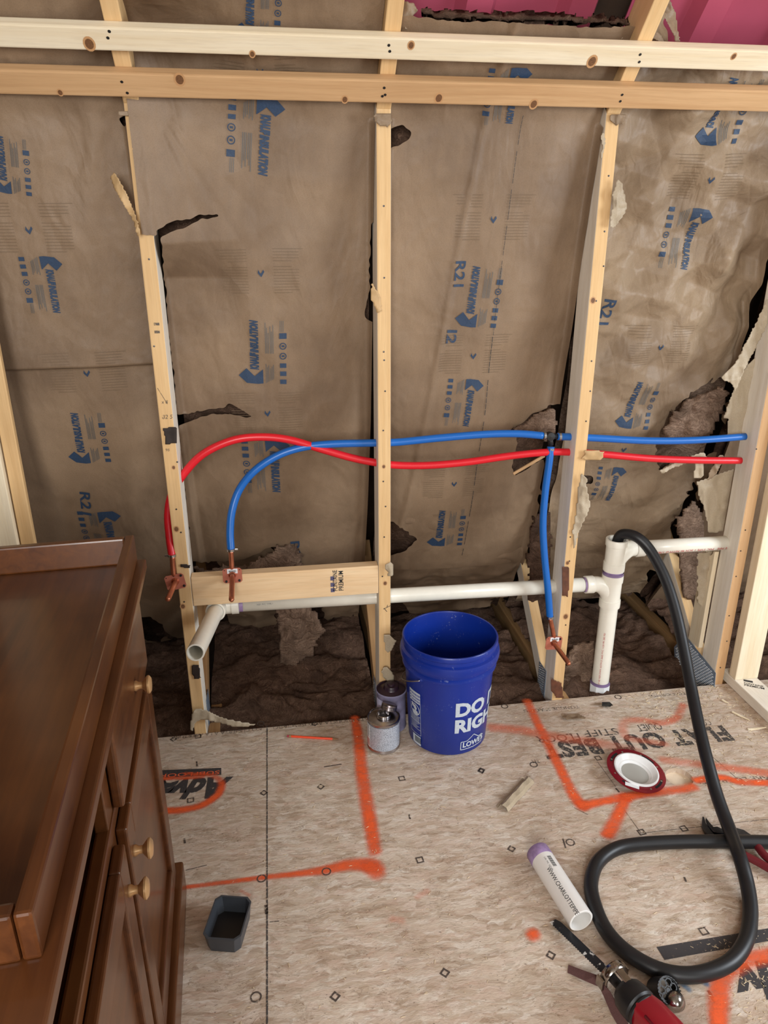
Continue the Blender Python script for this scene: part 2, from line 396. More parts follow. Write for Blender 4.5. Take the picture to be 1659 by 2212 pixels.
class Flat:
    """collects flat 2D shapes"""
    def __init__(s): s.v = []; s.f = []
    def add(s, v, f):
        b = len(s.v); s.v += [tuple(map(float, p)) for p in v]; s.f += [tuple(i+b for i in q) for q in f]; return s
    def poly(s, pts): return s.add(pts, [tuple(range(len(pts)))])
    def rect(s, x0, y0, x1, y1): return s.poly([(x0, y0), (x1, y0), (x1, y1), (x0, y1)])
    def ring(s, cx, cy, r0, r1, n=18, ph=0.):
        v = []; f = []
        for k in range(n):
            a = 2*PI*k/n+ph; v += [(cx+r0*math.cos(a), cy+r0*math.sin(a)), (cx+r1*math.cos(a), cy+r1*math.sin(a))]
        for k in range(n): j = (k+1) % n; f.append((2*k, 2*k+1, 2*j+1, 2*j))
        return s.add(v, f)
    def line(s, p, q, w):
        p = np.array(p, float); q = np.array(q, float); d = (q-p)/max(np.linalg.norm(q-p), 1e-9); n = np.array([-d[1], d[0]])*w/2
        return s.poly([p-n, q-n, q+n, p+n])
    def text(s, st, x, y, size, **kw):
        v, f = text2d(st, size, **kw); return s.add(v+np.array([x, y]), f)
    def width(s): return max(p[0] for p in s.v)
    def cut(s, step):
        """triangulate and slice by a grid so the shape can follow a wrinkled surface"""
        bm = bmesh.new(); vs = [bm.verts.new((x, y, 0)) for x, y in s.v]
        for f in s.f:
            try: bm.faces.new([vs[i] for i in f])
            except Exception: pass
        xs = [p[0] for p in s.v]; ys = [p[1] for p in s.v]
        for ax, (a, b) in enumerate(((min(xs), max(xs)), (min(ys), max(ys)))):
            k = math.floor(a/step)+1
            while k*step < b:
                co = [0, 0, 0]; no = [0, 0, 0]; co[ax] = k*step; no[ax] = 1
                bmesh.ops.bisect_plane(bm, geom=list(bm.verts)+list(bm.edges)+list(bm.faces), plane_co=co, plane_no=no, dist=1e-6)
                k += 1
        bm.verts.index_update()
        r = Flat(); r.v = [(v.co.x, v.co.y) for v in bm.verts]; r.f = [tuple(v.index for v in f.verts) for f in bm.faces]
        bm.free(); return r
def decal(name, flat, org, xd, yd, mat, parent, lift=None):
    org = np.array(org, float); xd = np.array(xd, float); yd = np.array(yd, float)
    vs = [org+xd*a+yd*b for a, b in flat.v]
    return mk(name, vs, flat.f, mat, parent)

# ------------------------------------------------------------------ numpy noise
def _hash(ix, iy, seed):
    h = (ix.astype(np.int64)*374761393+iy.astype(np.int64)*668265263+seed*2147483647) & 0x7fffffff
    h = ((h ^ (h >> 13))*1274126177) & 0x7fffffff
    return ((h ^ (h >> 16)) & 0xffff)/65535.
def vn(x, y, seed=0):
    x = np.asarray(x, float); y = np.asarray(y, float)
    ix = np.floor(x); iy = np.floor(y); fx = x-ix; fy = y-iy; fx = fx*fx*fx*(fx*(fx*6-15)+10); fy = fy*fy*fy*(fy*(fy*6-15)+10)
    a = _hash(ix, iy, seed); b = _hash(ix+1, iy, seed); c = _hash(ix, iy+1, seed); d = _hash(ix+1, iy+1, seed)
    return (a*(1-fx)+b*fx)*(1-fy)+(c*(1-fx)+d*fx)*fy
def fbm(x, y, seed=0, o=4, g=.5):
    r = 0; a = 1; s = 0
    for k in range(o): r = r+a*(vn(x*2**k, y*2**k, seed+k*17)-.5); s += a; a *= g
    return r/s
def ridge(x, y, seed=0, o=3):
    r = 0; a = 1; s = 0
    for k in range(o): r = r+a*(1-np.abs(2*vn(x*2**k, y*2**k, seed+k*31)-1)); s += a; a *= .5
    return r/s
def in_poly(px, py, poly):
    ins = np.zeros(px.shape, bool); n = len(poly)
    for i in range(n):
        x1, y1 = poly[i]; x2, y2 = poly[(i+1) % n]
        if y1 == y2: continue
        c = ((y1 > py) != (y2 > py)) & (px < (x2-x1)*(py-y1)/(y2-y1)+x1); ins ^= c
    return ins

# ------------------------------------------------------------------ the sloping insulation surface (profile in the y-z plane)
_P = np.array([(.64, -.02), (.50, .18), (.36, .45), (.27, .68), (.175, 1.0), (.125, 1.3), (.075, 1.62), (.035, 1.81), (-.02, 1.89), (-.13, 2.00), (-.50, 2.37)])
_t = np.concatenate([[0], np.cumsum(np.linalg.norm(np.diff(_P, axis=0), axis=1))])
_s = np.linspace(0, _t[-1], 500); _y = np.interp(_s, _t, _P[:, 0]); _z = np.interp(_s, _t, _P[:, 1])
for _k in range(30):
    _y[1:-1] = (_y[:-2]+_y[2:]+2*_y[1:-1])/4; _z[1:-1] = (_z[:-2]+_z[2:]+2*_z[1:-1])/4
SMAX = _t[-1]
_dy = np.gradient(_y, _s); _dz = np.gradient(_z, _s); _l = np.hypot(_dy, _dz); _ny = -_dz/_l; _nz = _dy/_l
def surf(X, s, d):
    """point on the slope, d metres towards the room"""
    y = np.interp(s, _s, _y); z = np.interp(s, _s, _z); ny = np.interp(s, _s, _ny); nz = np.interp(s, _s, _nz)
    return np.stack([X, y+ny*d, z+nz*d], -1)
def px2s(x, y, off=0.):
    d = ray(x, y); yy = _y+_ny*off; zz = _z+_nz*off
    # signed side of the ray in the y-z plane
    g = (yy-CAM[1])*d[2]-(zz-CAM[2])*d[1]
    i = np.where(np.sign(g[:-1]) != np.sign(g[1:]))[0]
    if len(i) == 0: i = [len(_s)-2 if abs(g[-1]) < abs(g[0]) else 0]
    i = i[-1]; k = g[i]/(g[i]-g[i+1]); s = _s[i]+(_s[i+1]-_s[i])*k
    Y = yy[i]+(yy[i+1]-yy[i])*k; t = (Y-CAM[1])/d[1]; return CAM[0]+t*d[0], s
SCR = px2s(200, 790)[1]
def disp(X, s, bay):
    X = np.asarray(X, float); s = np.asarray(s, float)
    xl = SX[0]-SP+SW+bay*SP if bay < 4 else SX[3]+SW
    u = (X-xl)/(SP-SW); uc = np.clip(u, 0, 1)
    d = .022*np.sin(PI*uc)**.8 + .018*fbm(X*3, s*2.2, 5+bay, 3)
    if bay == 3: amp = .010
    elif bay == 0: amp = .010
    else: amp = .009
    d = d+amp*(ridge(X*5+fbm(X*4, s*4, 3, 2)*1.5, s*3.2, 40+bay, 4)-.5)
    if bay == 3:
        top = np.clip((s-1.05)/.4, 0, 1)
        c_ = 0
        for q in range(9):
            an = q*2.4+1; w_ = .5+.5*vn(X*3+q, s*3, 33+q); c_ = c_+w_*np.abs(((X*math.cos(an)+s*math.sin(an))*(2.2+q*.7)+.3*vn(X*2, s*2, q)+q*.37) % 1.-.5)
        d = d+(.30+.70*top)*.044*(c_-2.2)
    if bay == 1:
        # folds that fan out from the staple at the head of the stud
        dx = X-SX[0]-.05; dz = np.interp(s, _s, _z)-1.86; a = np.arctan2(dx, -dz); r = np.hypot(dx, dz)
        w = np.exp(-((a-.42)/.42)**2)*np.clip(r/.10, 0, 1)*np.clip(1.35-r/.36, 0, 1)
        d = d+w*.009*np.abs(np.sin(a*15+1.0+vn(r*6, a*3, 4)))
        z = np.interp(s, _s, _z); k = np.clip((z-1.42)/.10, 0, 1)*np.clip(1-(X-SX[0]-SW)/.26, 0, 1)*np.clip((2.02-z)/.1, 0, 1)
        y0 = np.interp(s, _s, _y); d = d*(1-k)+k*(y0+.008)
    if bay == 0: k = s-SCR; d = d+.020*np.clip(k/.008, 0, 1)*np.exp(-np.clip(k, 0, 9)/.22)
    if bay == 2: d = d+.007*np.exp(-((X-(.40+.13*(1.6-np.interp(s, _s, _z))*-1))/.012)**2)
    d = d+.006*np.abs(np.sin(X*15-s*(2.2 if bay == 1 else .6)+3*fbm(X*2, s*1.2, 8+bay, 2)*2.2+bay))**3*np.clip(fbm(X*2.5, s*1.6, 60+bay, 2)*4+.3, 0, 1)
    # crinkles
    d = d+.0034*(ridge(X*13+fbm(X*5, s*5, 1, 2)*1.5, s*7, 90+bay, 4)-.5)
    # flanges turned towards the studs
    e = np.minimum(uc, 1-uc)*(SP-SW)
    zz = np.interp(s, _s, _z); off_ = (zz < 1.8).astype(float)
    if bay == 1: off_ = off_*np.where((u < .5) & (zz > 1.44), 0, 1)
    d = d+.03*np.clip(1-e/.012, 0, 1)**1.5*off_
    return d

# ================================================================== STRUCTURE
fb = box('floor', (-2.3, -4.3, -.018), (1.417+.2, 0, 0), M['floor'], bev=.001); tag(fb, kind='structure')
fb2 = box('floor', (1.62, -4.3, -.018), (3.1, 0, 0), M['floor'], bev=.001); tag(fb2, kind='structure')
HOLE = fl(1467, 1679); HR = .040
# round hole through the floor: a boolean cut made once
def cut_hole(o, c, r):
    bm = bmesh.new(); bmesh.ops.create_cone(bm, cap_ends=True, segments=40, radius1=r, radius2=r, depth=.2)
    bmesh.ops.translate(bm, vec=(c[0], c[1], 0), verts=bm.verts); cu = mkbm('cutter', bm, None)
    m = o.modifiers.new('b', 'BOOLEAN'); m.operation = 'DIFFERENCE'; m.object = cu; m.solver = 'EXACT'
    dg = bpy.context.evaluated_depsgraph_get(); me = bpy.data.meshes.new_from_object(o.evaluated_get(dg))
    o.modifiers.clear(); o.data = me; bpy.data.objects.remove(cu)
cut_hole(fb, HOLE, HR)
FLOOR = fb
def wallbox(name, lo, hi, mat):
    o = box(name, lo, hi, mat, bev=0); tag(o, kind='structure'); return o
M['sheath'] = plain('roof_sheathing', srgb(70, 52, 38), .8, noise=.3, nscale=20)
M['sheath_l'] = plain('brown_board', srgb(122, 100, 78), .8, noise=.3, nscale=8)
M['drywall'] = plain('grey_board', srgb(170, 160, 148), .8, noise=.1)
# outer sheathing behind the insulation, low ceiling under the void, sides
vs = []; prof = [(1.19, -.35), (1.02, -.02), (.80, .45), (.52, 1.0), (.34, 1.6), (.27, 1.9), (.08, 2.16), (-.30, 2.60)]
for X in (-2.29, 3.09):
    for y, z in prof: vs.append((X, y, z))
n = len(prof); fs = [(i, i+1, n+i+1, n+i) for i in range(n-1)]
o = mk('wall_back', vs, fs, M['sheath']); tag(o, kind='structure')
sm = o.modifiers.new('s', 'SOLIDIFY'); sm.thickness = .012; sm.offset = 1
wallbox('ceiling_lower', (-2.3, -4.3, -.36), (3.1, 1.2, -.34), M['sheath'])
wallbox('ceiling', (-2.3, -4.3, 2.62), (3.1, -.45, 2.66), M['drywall'])
# side walls with window openings (outside the frame)
wallbox('wall_left', (-1.13, -4.3, 0), (-1.085, -.05, 2.62), M['sheath_l'])
wallbox('wall_left', (-2.36, -.2, -.35), (-2.3, 1.2, 2.66), M['sheath'])
wallbox('wall_right', (3.1, -.5, -.35), (3.16, 1.2, 2.66), M['drywall'])
wallbox('wall_right', (3.1, -4.3, -.35), (3.16, -2.0, 2.66), M['drywall'])
wallbox('wall_right', (3.1, -2.0, -.35), (3.16, -.5, .8), M['drywall'])
wallbox('wall_right', (3.1, -2.0, 2.1), (3.16, -.5, 2.66), M['drywall'])
wallbox('wall_front', (-2.36, -4.36, -.35), (-1.05, -4.3, 2.66), M['drywall'])
wallbox('wall_front', (1.9, -4.36, -.35), (3.16, -4.3, 2.66), M['drywall'])
wallbox('wall_front', (-1.05, -4.36, -.35), (1.9, -4.3, 1.0), M['drywall'])
wallbox('wall_front', (-1.05, -4.36, 2.4), (1.9, -4.3, 2.66), M['drywall'])

# ================================================================== FRAMING LUMBER
stud_lab = ['tan wall stud left of the copper stub-outs, red tubing passing through it',
            'tan wall stud behind the blue bucket, in the middle of the photo',
            'tan wall stud with side coloured pale as if lit, between the blue bucket and the white drain stack',
            'wall stud in the right corner where the floor edge meets the bottom plate']
STUDS = []
for k, x in enumerate(SX):
    o = lumber('wall_stud', (x, 0, -.10), (x, 0, 1.86), (1, 0, 0), (0, 1, 0), SW, SD, M['pine'] if k < 3 else M['pine_brown'], side=M['pine_pale_lit'])  # side faces carry the light falling on them in their colour
    tag(o, stud_lab[k], 'stud', 'wall studs'); STUDS.append(o)
# truss bottom chords under the floor edge
for k, x in enumerate(SX):
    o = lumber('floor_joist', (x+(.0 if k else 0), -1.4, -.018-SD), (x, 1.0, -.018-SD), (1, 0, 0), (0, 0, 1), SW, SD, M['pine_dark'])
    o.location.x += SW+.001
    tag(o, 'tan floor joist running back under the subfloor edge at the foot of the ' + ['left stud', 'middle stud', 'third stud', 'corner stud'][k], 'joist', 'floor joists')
# rafters (sloping overhead towards the viewer)
raf = ['first sloping rafter from the left, above the torn paper', 'sloping rafter above the middle stud, near the top centre', 'sloping rafter at the upper right beside the pink foam', 'sloping rafter at the far right in front of the pink foam']
u45 = Vector((0, -.7071, .7071)); nf = Vector((0, -.7071, -.7071))
A0 = Vector((0, .0, 1.82))
for k, x in enumerate(SX[:3]):
    a = Vector((x, A0.y, A0.z))-u45*.0; b = a+u45*1.0
    o = lumber('rafter', a, b, (1, 0, 0), (0, .7071, .7071), SW, SD, M['pine'])
    tag(o, 'tan '+raf[k], 'rafter', 'sloping rafters')
# girts nailed across the rafters: line through the face, lower edge z
KG = 1.82-.0254*1.4142
def gplane(x, y, e=0.):
    d = ray(x, y); n_ = np.array([0, 1, 1.]); return CAM+d*((KG-e-n_@CAM)/(n_@d))
def girt(yb_, yt_, lab, mat, x0=-1.083, x1=2.6, ang=0.):
    zb = float(gplane(830, yb_)[2]); zt_ = float(gplane(830, yt_)[2]); w_ = (zt_-zb)*1.4142; yb = KG-zb
    o = lumber('strapping_board', (x0, yb, zb), (x1, yb, zb+ang), (0, -.7071, .7071), (0, .7071, .7071), w_, .0252, mat, bev=.004)
    tag(o, lab, 'board', 'horizontal strapping boards'); return o
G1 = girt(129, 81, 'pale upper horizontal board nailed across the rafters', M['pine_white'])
G2 = girt(223, 174, 'tan brown lower horizontal board nailed across the rafters', M['pine_brown'])
# nail holes, joined per board
def dots(name, parent, pts, r=.0028, mat=None):
    f = Flat()
    for x, y in pts: f.ring(x, y, 0., r, 8)
    return f
for G, zb, pix in ((G1, 1.899, [(236, 68), (233, 82), (840, 98), (842, 111), (888, 98), (1279, 133), (1383, 118), (1381, 134), (545, 117), (1585, 122)]), (G2, 1.821, [(263, 177), (275, 201), (830, 190), (832, 205), (826, 208), (1344, 205), (1340, 219), (388, 172)])):
    for px_, py_ in pix:
        P = gplane(px_, py_, .0008)
        f = Flat().ring(0, 0, 0.0003, .0036, 8)
        bpy.context.view_layer.update()
        o = decal('nail_head', f, P, (1, 0, 0), (0, -.7071, .7071), M['black'], None)
        o.parent = G; o.matrix_parent_inverse = G.matrix_local.inverted()
# the blocking between first and second stud
BZ0, BZ1 = float(on(440, 1308, 1, 0)[2]), float(on(440, 1246, 1, 0)[2])
BZr0 = float(on(800, 1283, 1, 0)[2])
blk = lumber('blocking_board', (SX[0]+SW+.001, .0, BZ0), (SX[1]-.001, .0, BZr0), (0, 0, 1), (0, 1, 0), BZ1-BZ0, SW, M['pine_l'])
tag(blk, 'pale horizontal blocking board stamped premium, between two studs above the bucket height', 'board')
def adopt(o, p):
    bpy.context.view_layer.update()
    o.parent = p; o.matrix_parent_inverse = p.matrix_local.inverted(); return o
f = Flat(); f.text('FONTAINE', 0, .016, .019, off=.012); f.text('PREMIUM', 0, -.003, .0215, off=.012)
P = on(740, 1276, 1, -.0008)
adopt(decal('printed_stamp', f, P, (0, 0, .78), (-1, 0, 0), M['ink_k'], None), blk)['kind'] = 'stuff'
f = Flat()
for a in (0, .024, .052):
    f.rect(a, 0, a+.018, .012)
adopt(decal('stamp_emblem', f, on(723, 1279, 1, -.0008), (0, 0, .78), (-1, 0, 0), plain('stamp_blue', srgb(92, 88, 120), .6, noise=.4, nscale=400), None), blk)['kind'] = 'stuff'
# truss webs leaning back from the feet of the studs
webl = ['short slanted tan web board behind the left stud', 'short slanted tan web board just left of the middle stud, behind the cans', 'slanted tan web board left of the third stud, behind the copper stub-out', 'slanted tan web board right of the white drain stack, behind the hose']
for k, x in enumerate(SX):
    a = Vector((x, .06, .00)); b = Vector((x, .50, .44))
    o = lumber('truss_web', a, b, (1, 0, 0), (0, .75, -.65), SW, .064, M['pine_dark'] if k < 2 else M['pine'], side=M['pine_dark'] if k < 2 else M['pine_pale_lit'])
    if k >= 2: b.y = .46
    tag(o, webl[k], 'board', 'slanted truss webs')
# outer rafter / heel board seen deep in the void on the right
o = lumber('sloping_board', on(1372, 1320, 1, .66), on(1500, 1440, 1, .50), (0, 0, -1), (0, 1, 0), .07, .038, M['pine_dark']); tag(o, 'dim slanted board deep in the gap behind the hose', 'board')
# metal connector plates
def nail_plate(poly_yz, X, lab):
    t = prism('metal_plate', [(X, y, z) for y, z in poly_yz], (-.0012, 0, 0), M['galv'])
    tag(t, lab, 'plate', 'toothed metal connector plates'); return t
def galv():
    t = NT('galvanised_plate'); g = t.obj(); m = t.mapping(g, (1, 1, 1), (0, 0, 0), (.6, 0, 0))
    br = t.n('ShaderNodeTexBrick', i_Vector=t.mapping(g, (1, 1, 1), (0, 0, 0), (0, PI/2, 0)), i_Scale=34, i_Mortar_Size=.03); br.offset = .5
    t.B(Base_Color=srgb(150, 168, 190), Metallic=.45, Roughness=.4); return t.m
M['galv'] = galv()
def plate(X, cy, cz, w, h, rot, lab, lo=None):
    r = empty('connector_plate', (X, cy, cz), 0, lab, 'plate', 'toothed metal connector plates')
    r.rotation_euler = (rot, 0, 0)
    box('plate', (-.0015, -w/2, -h/2), (0, w/2, h/2), M['galv'], r, bev=0)
    vs = []; fs = []
    ny_, nz_ = int(w/.011), int(h/.0085)
    for i in range(ny_):
        for j in range(nz_):
            y = -w/2+(i+.5)*w/ny_; z = -h/2+(j+.5+(i % 2)*.5)*h/nz_
            if z > h/2-.003: continue
            b = len(vs); vs += [(-.0016, y-.003, z-.0011), (-.0016, y+.003, z-.0011), (-.0016, y+.003, z+.0016), (-.0016, y-.003, z+.0016), (-.0048, y-.0025, z+.0010), (-.0048, y+.0025, z+.0010)]
            fs += [(b, b+1, b+5, b+4), (b+3, b+4, b+5, b+2), (b, b+4, b+3), (b+1, b+2, b+5)]
    o = mk('teeth', vs, fs, M['steel'], r); tag(o, kind='stuff')
    return r
def corner_plate():
    X = SX[3]-.003; poly = [on(x, y, 0, X) for x, y in ((1456, 1398), (1478, 1370), (1546, 1454), (1543, 1488), (1462, 1514))]
    r = empty('connector_plate', (0, 0, 0), 0, 'large toothed galvanised plate in the right corner at the floor edge, behind the hose', 'plate', 'toothed metal connector plates')
    prism('plate', [tuple(p) for p in poly], (.0014, 0, 0), M['galv'], r)
    ys = [p[1] for p in poly]; zs = [p[2] for p in poly]; vs = []; fs = []
    j = 0; z = min(zs)
    while z < max(zs):
        y = min(ys)+(.007 if j % 2 else 0)
        while y < max(ys):
            px_ = proj([X, y, z])
            if in_poly(px_[0:1], px_[1:2], [(1460, 1400), (1479, 1376), (1542, 1456), (1540, 1484), (1466, 1508)])[0]:
                b_ = len(vs); e_ = X-.0002; vs += [(e_, y-.0035, z-.0012), (e_, y+.0035, z-.0012), (e_, y+.0035, z+.0018), (e_, y-.0035, z+.0018), (e_-.0036, y-.003, z+.0012), (e_-.0036, y+.003, z+.0012)]
                fs += [(b_, b_+1, b_+5, b_+4), (b_+3, b_+4, b_+5, b_+2), (b_, b_+4, b_+3), (b_+1, b_+2, b_+5)]
            y += .0135
        z += .0075; j += 1
    tag(mk('teeth', vs, fs, M['label'], r), kind='stuff')
corner_plate()
plate(SX[2]-.001, .10, .02, .07, .11, 0, 'narrow toothed plate at the foot of the third stud')
pl_ = plate(SX[0]+SW+.0026, .10, .03, .07, .10, 0, 'narrow toothed plate at the foot of the left stud')
plate(SX[1]-.001, .10, .03, .05, .10, 0, 'narrow toothed plate behind the glue cans')
# right corner: partition bottom plate, end stud
PX = 1.417
bp = lumber('bottom_plate', (PX, -.04+.078, 0.001), (PX, -2.3, .001), (1, 0, 0), (0, 0, 1), SD, SW, M['pine_pale_lit'])
tag(bp, 'pale bottom plate lying on the floor from the right corner towards the viewer', 'board')
f = Flat(); f.text('PREMIUM', 0, 0, .016, off=.01); f.text('FONTAINE', 0, .014, .013, off=.01); f.rect(0, .03, .03, .042)
adopt(decal('printed_stamp', f, (1.43, -.075, .0398), (.85, -.5, 0), (.5, .85, 0), M['ink_k'], None), bp)['kind'] = 'stuff'
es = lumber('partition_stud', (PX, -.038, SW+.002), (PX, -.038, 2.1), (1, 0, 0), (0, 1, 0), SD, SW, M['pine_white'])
es.location.y = .0-.002; tag(es, 'wide pale partition stud standing on the bottom plate at the right edge', 'stud')
es.location.y = -.040
# notched board against the corner stud
P0 = on(1520, 1432, 0, SX[3]-.001); zc = .50
pts = [(.092, .10), (.160, .10), (.160, .485)]
for k in range(9):
    a = PI*k/8; pts.append((.126+.026*math.cos(a), .485-.026*math.sin(a)))
pts.append((.092, .485))
nb = prism('notched_board', [(SX[3]-.002, y, z) for y, z in pts], (-.016, 0, 0), M['pine_white'])
tag(nb, 'short pale board with a half-round notch, beside the corner stud under the drain arm', 'board')
# left edge boards
lx = float(on(75, 1170, 1, -.02)[0])
o = lumber('wall_stud', (lx-SW, -.02, .0), (lx-SW, -.02, 2.0), (1, 0, 0), (0, 1, 0), SW, .018, M['pine']); tag(o, 'tan board edge at the far left beside the wide pale board, behind the dresser', 'stud')
o = lumber('wall_stud', (lx-SW-.004-SD, -.034, .0), (lx-SW-.004-SD, -.034, 2.0), (1, 0, 0), (0, 1, 0), SD, SW, M['pine_white']); tag(o, 'wide pale board at the far left edge behind the dresser', 'stud')

# ================================================================== INSULATION
def sheet(name, bay, s0, s1, xl, xr, mat, holes=(), off=0., amp=1.0, step=.0048, jit=4.0, parent=None, extra=None, seed=0):
    nx = max(4, int((xr-xl)/step)); ns = max(4, int((s1-s0)/step))
    X, S = np.meshgrid(np.linspace(xl, xr, nx+1), np.linspace(s0, s1, ns+1))
    d = disp(X, S, bay)*amp-off
    if extra is not None: d = d+extra(X, S)
    P = surf(X, S, d).reshape(-1, 3)
    idx = np.arange((nx+1)*(ns+1)).reshape(ns+1, nx+1)
    q = np.stack([idx[:-1, :-1], idx[:-1, 1:], idx[1:, 1:], idx[1:, :-1]], -1).reshape(-1, 4)
    if holes:
        # torn outline: vertices near the edge of a tear drop out with a ragged line
        c = P[q].mean(1); px = proj(c); jx = px[:, 0]+jit*(vn(px[:, 0]/7, px[:, 1]/7, 9+seed)-.5)*2+jit*.7*(vn(px[:, 0]/2.5, px[:, 1]/2.5, 3)-.5); jy = px[:, 1]+jit*(vn(px[:, 0]/6, px[:, 1]/6, 5+seed)-.5)*2
        keep = np.ones(len(q), bool)
        for h in holes: keep &= ~in_poly(jx, jy, h)
        q = q[keep]
        e = np.concatenate([q[:, [0, 1]], q[:, [1, 2]], q[:, [2, 3]], q[:, [3, 0]]]); es = np.sort(e, 1)
        key = es[:, 0]*len(P)+es[:, 1]; uq, ct = np.unique(key, return_counts=True); bd = uq[ct == 1]
        ea, eb = bd//len(P), bd % len(P)
        rowe = (ea//(nx+1) == eb//(nx+1)) & ((ea//(nx+1) == 0) | (ea//(nx+1) == ns)); cole = (ea % (nx+1) == eb % (nx+1)) & ((ea % (nx+1) == 0) | (ea % (nx+1) == nx))
        fixed = np.zeros(len(P), bool); fixed[ea[rowe | cole]] = True; fixed[eb[rowe | cole]] = True
        for _ in range(4):
            acc = np.zeros_like(P); cn = np.zeros(len(P)); np.add.at(acc, ea, P[eb]); np.add.at(acc, eb, P[ea]); np.add.at(cn, ea, 1); np.add.at(cn, eb, 1)
            m = (cn > 0) & ~fixed; P[m] = .4*P[m]+.6*acc[m]/cn[m][:, None]
    used = np.unique(q); mp = -np.ones(len(P), int); mp[used] = np.arange(len(used))
    me = bpy.data.meshes.new(name); me.from_pydata(P[used].tolist(), [], mp[q].tolist()); me.update()
    me.polygons.foreach_set('use_smooth', [True]*len(me.polygons)); me.materials.append(mat)
    o = bpy.data.objects.new(name, me); COL.objects.link(o)
    if parent: o.parent = parent
    return o
# logo group template, text along +x, mm -> unit: text length = 1
def logo_tpl():
    k = 1/545.; f = Flat(); ar = Flat(); ic = Flat()
    v, fc = text2d('KNAUF', 1, sx=1., shear=.25, off=.075, spacing=1.05); w1 = v[:, 0].max()
    v2, fc2 = text2d('INSULATION', 1, sx=1., shear=.25, off=.075, spacing=1.05); w2 = v2[:, 0].max()
    hcap = .74
    a = np.array(v); a[:, 0] = a[:, 0]/w1*.36; a[:, 1] = a[:, 1]/hcap*.155; f.add(a, fc)
    a = np.array(v2); a[:, 0] = .355+a[:, 0]/w2*.645; a[:, 1] = a[:, 1]/hcap*.145; f.add(a, fc2)
    P = [(5, -50), (-73, 40), (17, 125), (-65, 210), (-147, 125), (-160, 5), (-155, -52)]
    ar.add([(x*k, y*k) for x, y in P], [(0, 1, 5, 6), (1, 2, 3, 4, 5)])
    for x in (-125, -35, 55): ic.rect((x-25)*k, -300*k, (x+25)*k, -232*k)
    for x in (160, 270): ic.ring(x*k, -266*k, 28*k, 38*k, 14); ic.rect((x-10)*k, -280*k, (x+10)*k, -252*k)
    ic.rect(350*k, -305*k, 410*k, -228*k)
    g = Flat()
    for j, y in enumerate((-85, -100, -115, -135, -150, -165)):
        g.rect((-150+10*j)*k, y*k, (70-(j*37 % 60))*k, (y+6)*k); g.rect(190*k, y*k, (520-(j*53 % 120))*k, (y+6)*k)
    for y in (-240, -256, -272): g.rect(420*k, y*k, 540*k, (y+5)*k)
    return ar.cut(.11), f.cut(.11), ic.cut(.11), g.cut(.11)
LOGOS = logo_tpl()
LSC = 1.0
def on_sheet(name, flat, bay, A, B, mat, parent, lift=.0022, scale=None, ydir=1):
    (xa, sa), (xb, sb) = px2s(*A), px2s(*B); d = np.array([xb-xa, sb-sa]); L = np.linalg.norm(d) if scale is None else scale
    e = d/np.linalg.norm(d); n = np.array([-e[1], e[0]])
    v = np.array(flat.v)*L; X = xa+v[:, 0]*e[0]+v[:, 1]*n[0]*ydir; S = sa+v[:, 0]*e[1]+v[:, 1]*n[1]*ydir
    P = surf(X, S, disp(X, S, bay)+lift)
    return mk(name, P, flat.f, mat, parent)
def fine_tpl():
    g = Flat()
    for sgn in (-1, 1):
        for j in range(16):
            if j == 5: continue
            y = .062-j*.0078; x0 = .035; x1 = .105-(.02 if j in (4, 6, 15) else 0)+(.012 if j in (0,) else 0)
            g.rect(min(sgn*x0, sgn*x1), y, max(sgn*x0, sgn*x1), y+.0011)
    return g.cut(.03)
FINE = fine_tpl()
CHK = Flat().poly([(-.006, .008), (-.003, .001), (0, -.003), (.004, .002), (.007, .008), (.010, .002), (.001, -.012), (-.008, -.001)]).cut(.05)
def fine(bay, P, parent):
    x, s = px2s(*P)
    for fl_, m_, nm in ((FINE, M['ink_t'], 'printed_table'), (CHK, M['ink'], 'printed_mark')):
        v = np.array(fl_.v); X = x+v[:, 0]; S = s+v[:, 1]; tag(mk(nm, surf(X, S, disp(X, S, bay)+.0022), fl_.f, m_, parent), kind='stuff' if nm == 'printed_table' else None)
def rtext(st, bay, A, B, parent, h=.030):
    f = Flat(); v, fc = text2d(st, 1, off=.02); w = v[:, 0].max(); v = v.copy(); v[:, 0] /= w; v[:, 1] *= 1
    (xa, sa), (xb, sb) = px2s(*A), px2s(*B); L = math.hypot(xb-xa, sb-sa); v[:, 1] *= h/L/.7; f.add(v, fc); f = f.cut(.25)
    tag(on_sheet('printed_lettering', f, bay, A, B, M['ink'], parent, .0024), kind='stuff')
XL = [SX[0]-SP+SW, SX[0]+SW, SX[1]+SW, SX[2]+SW, SX[3]+SW]
XR = [SX[0], SX[1], SX[2], SX[3], SX[3]+SW+.8]
S_of_z = lambda z: float(np.interp(z, _z, _s))
big = 4000
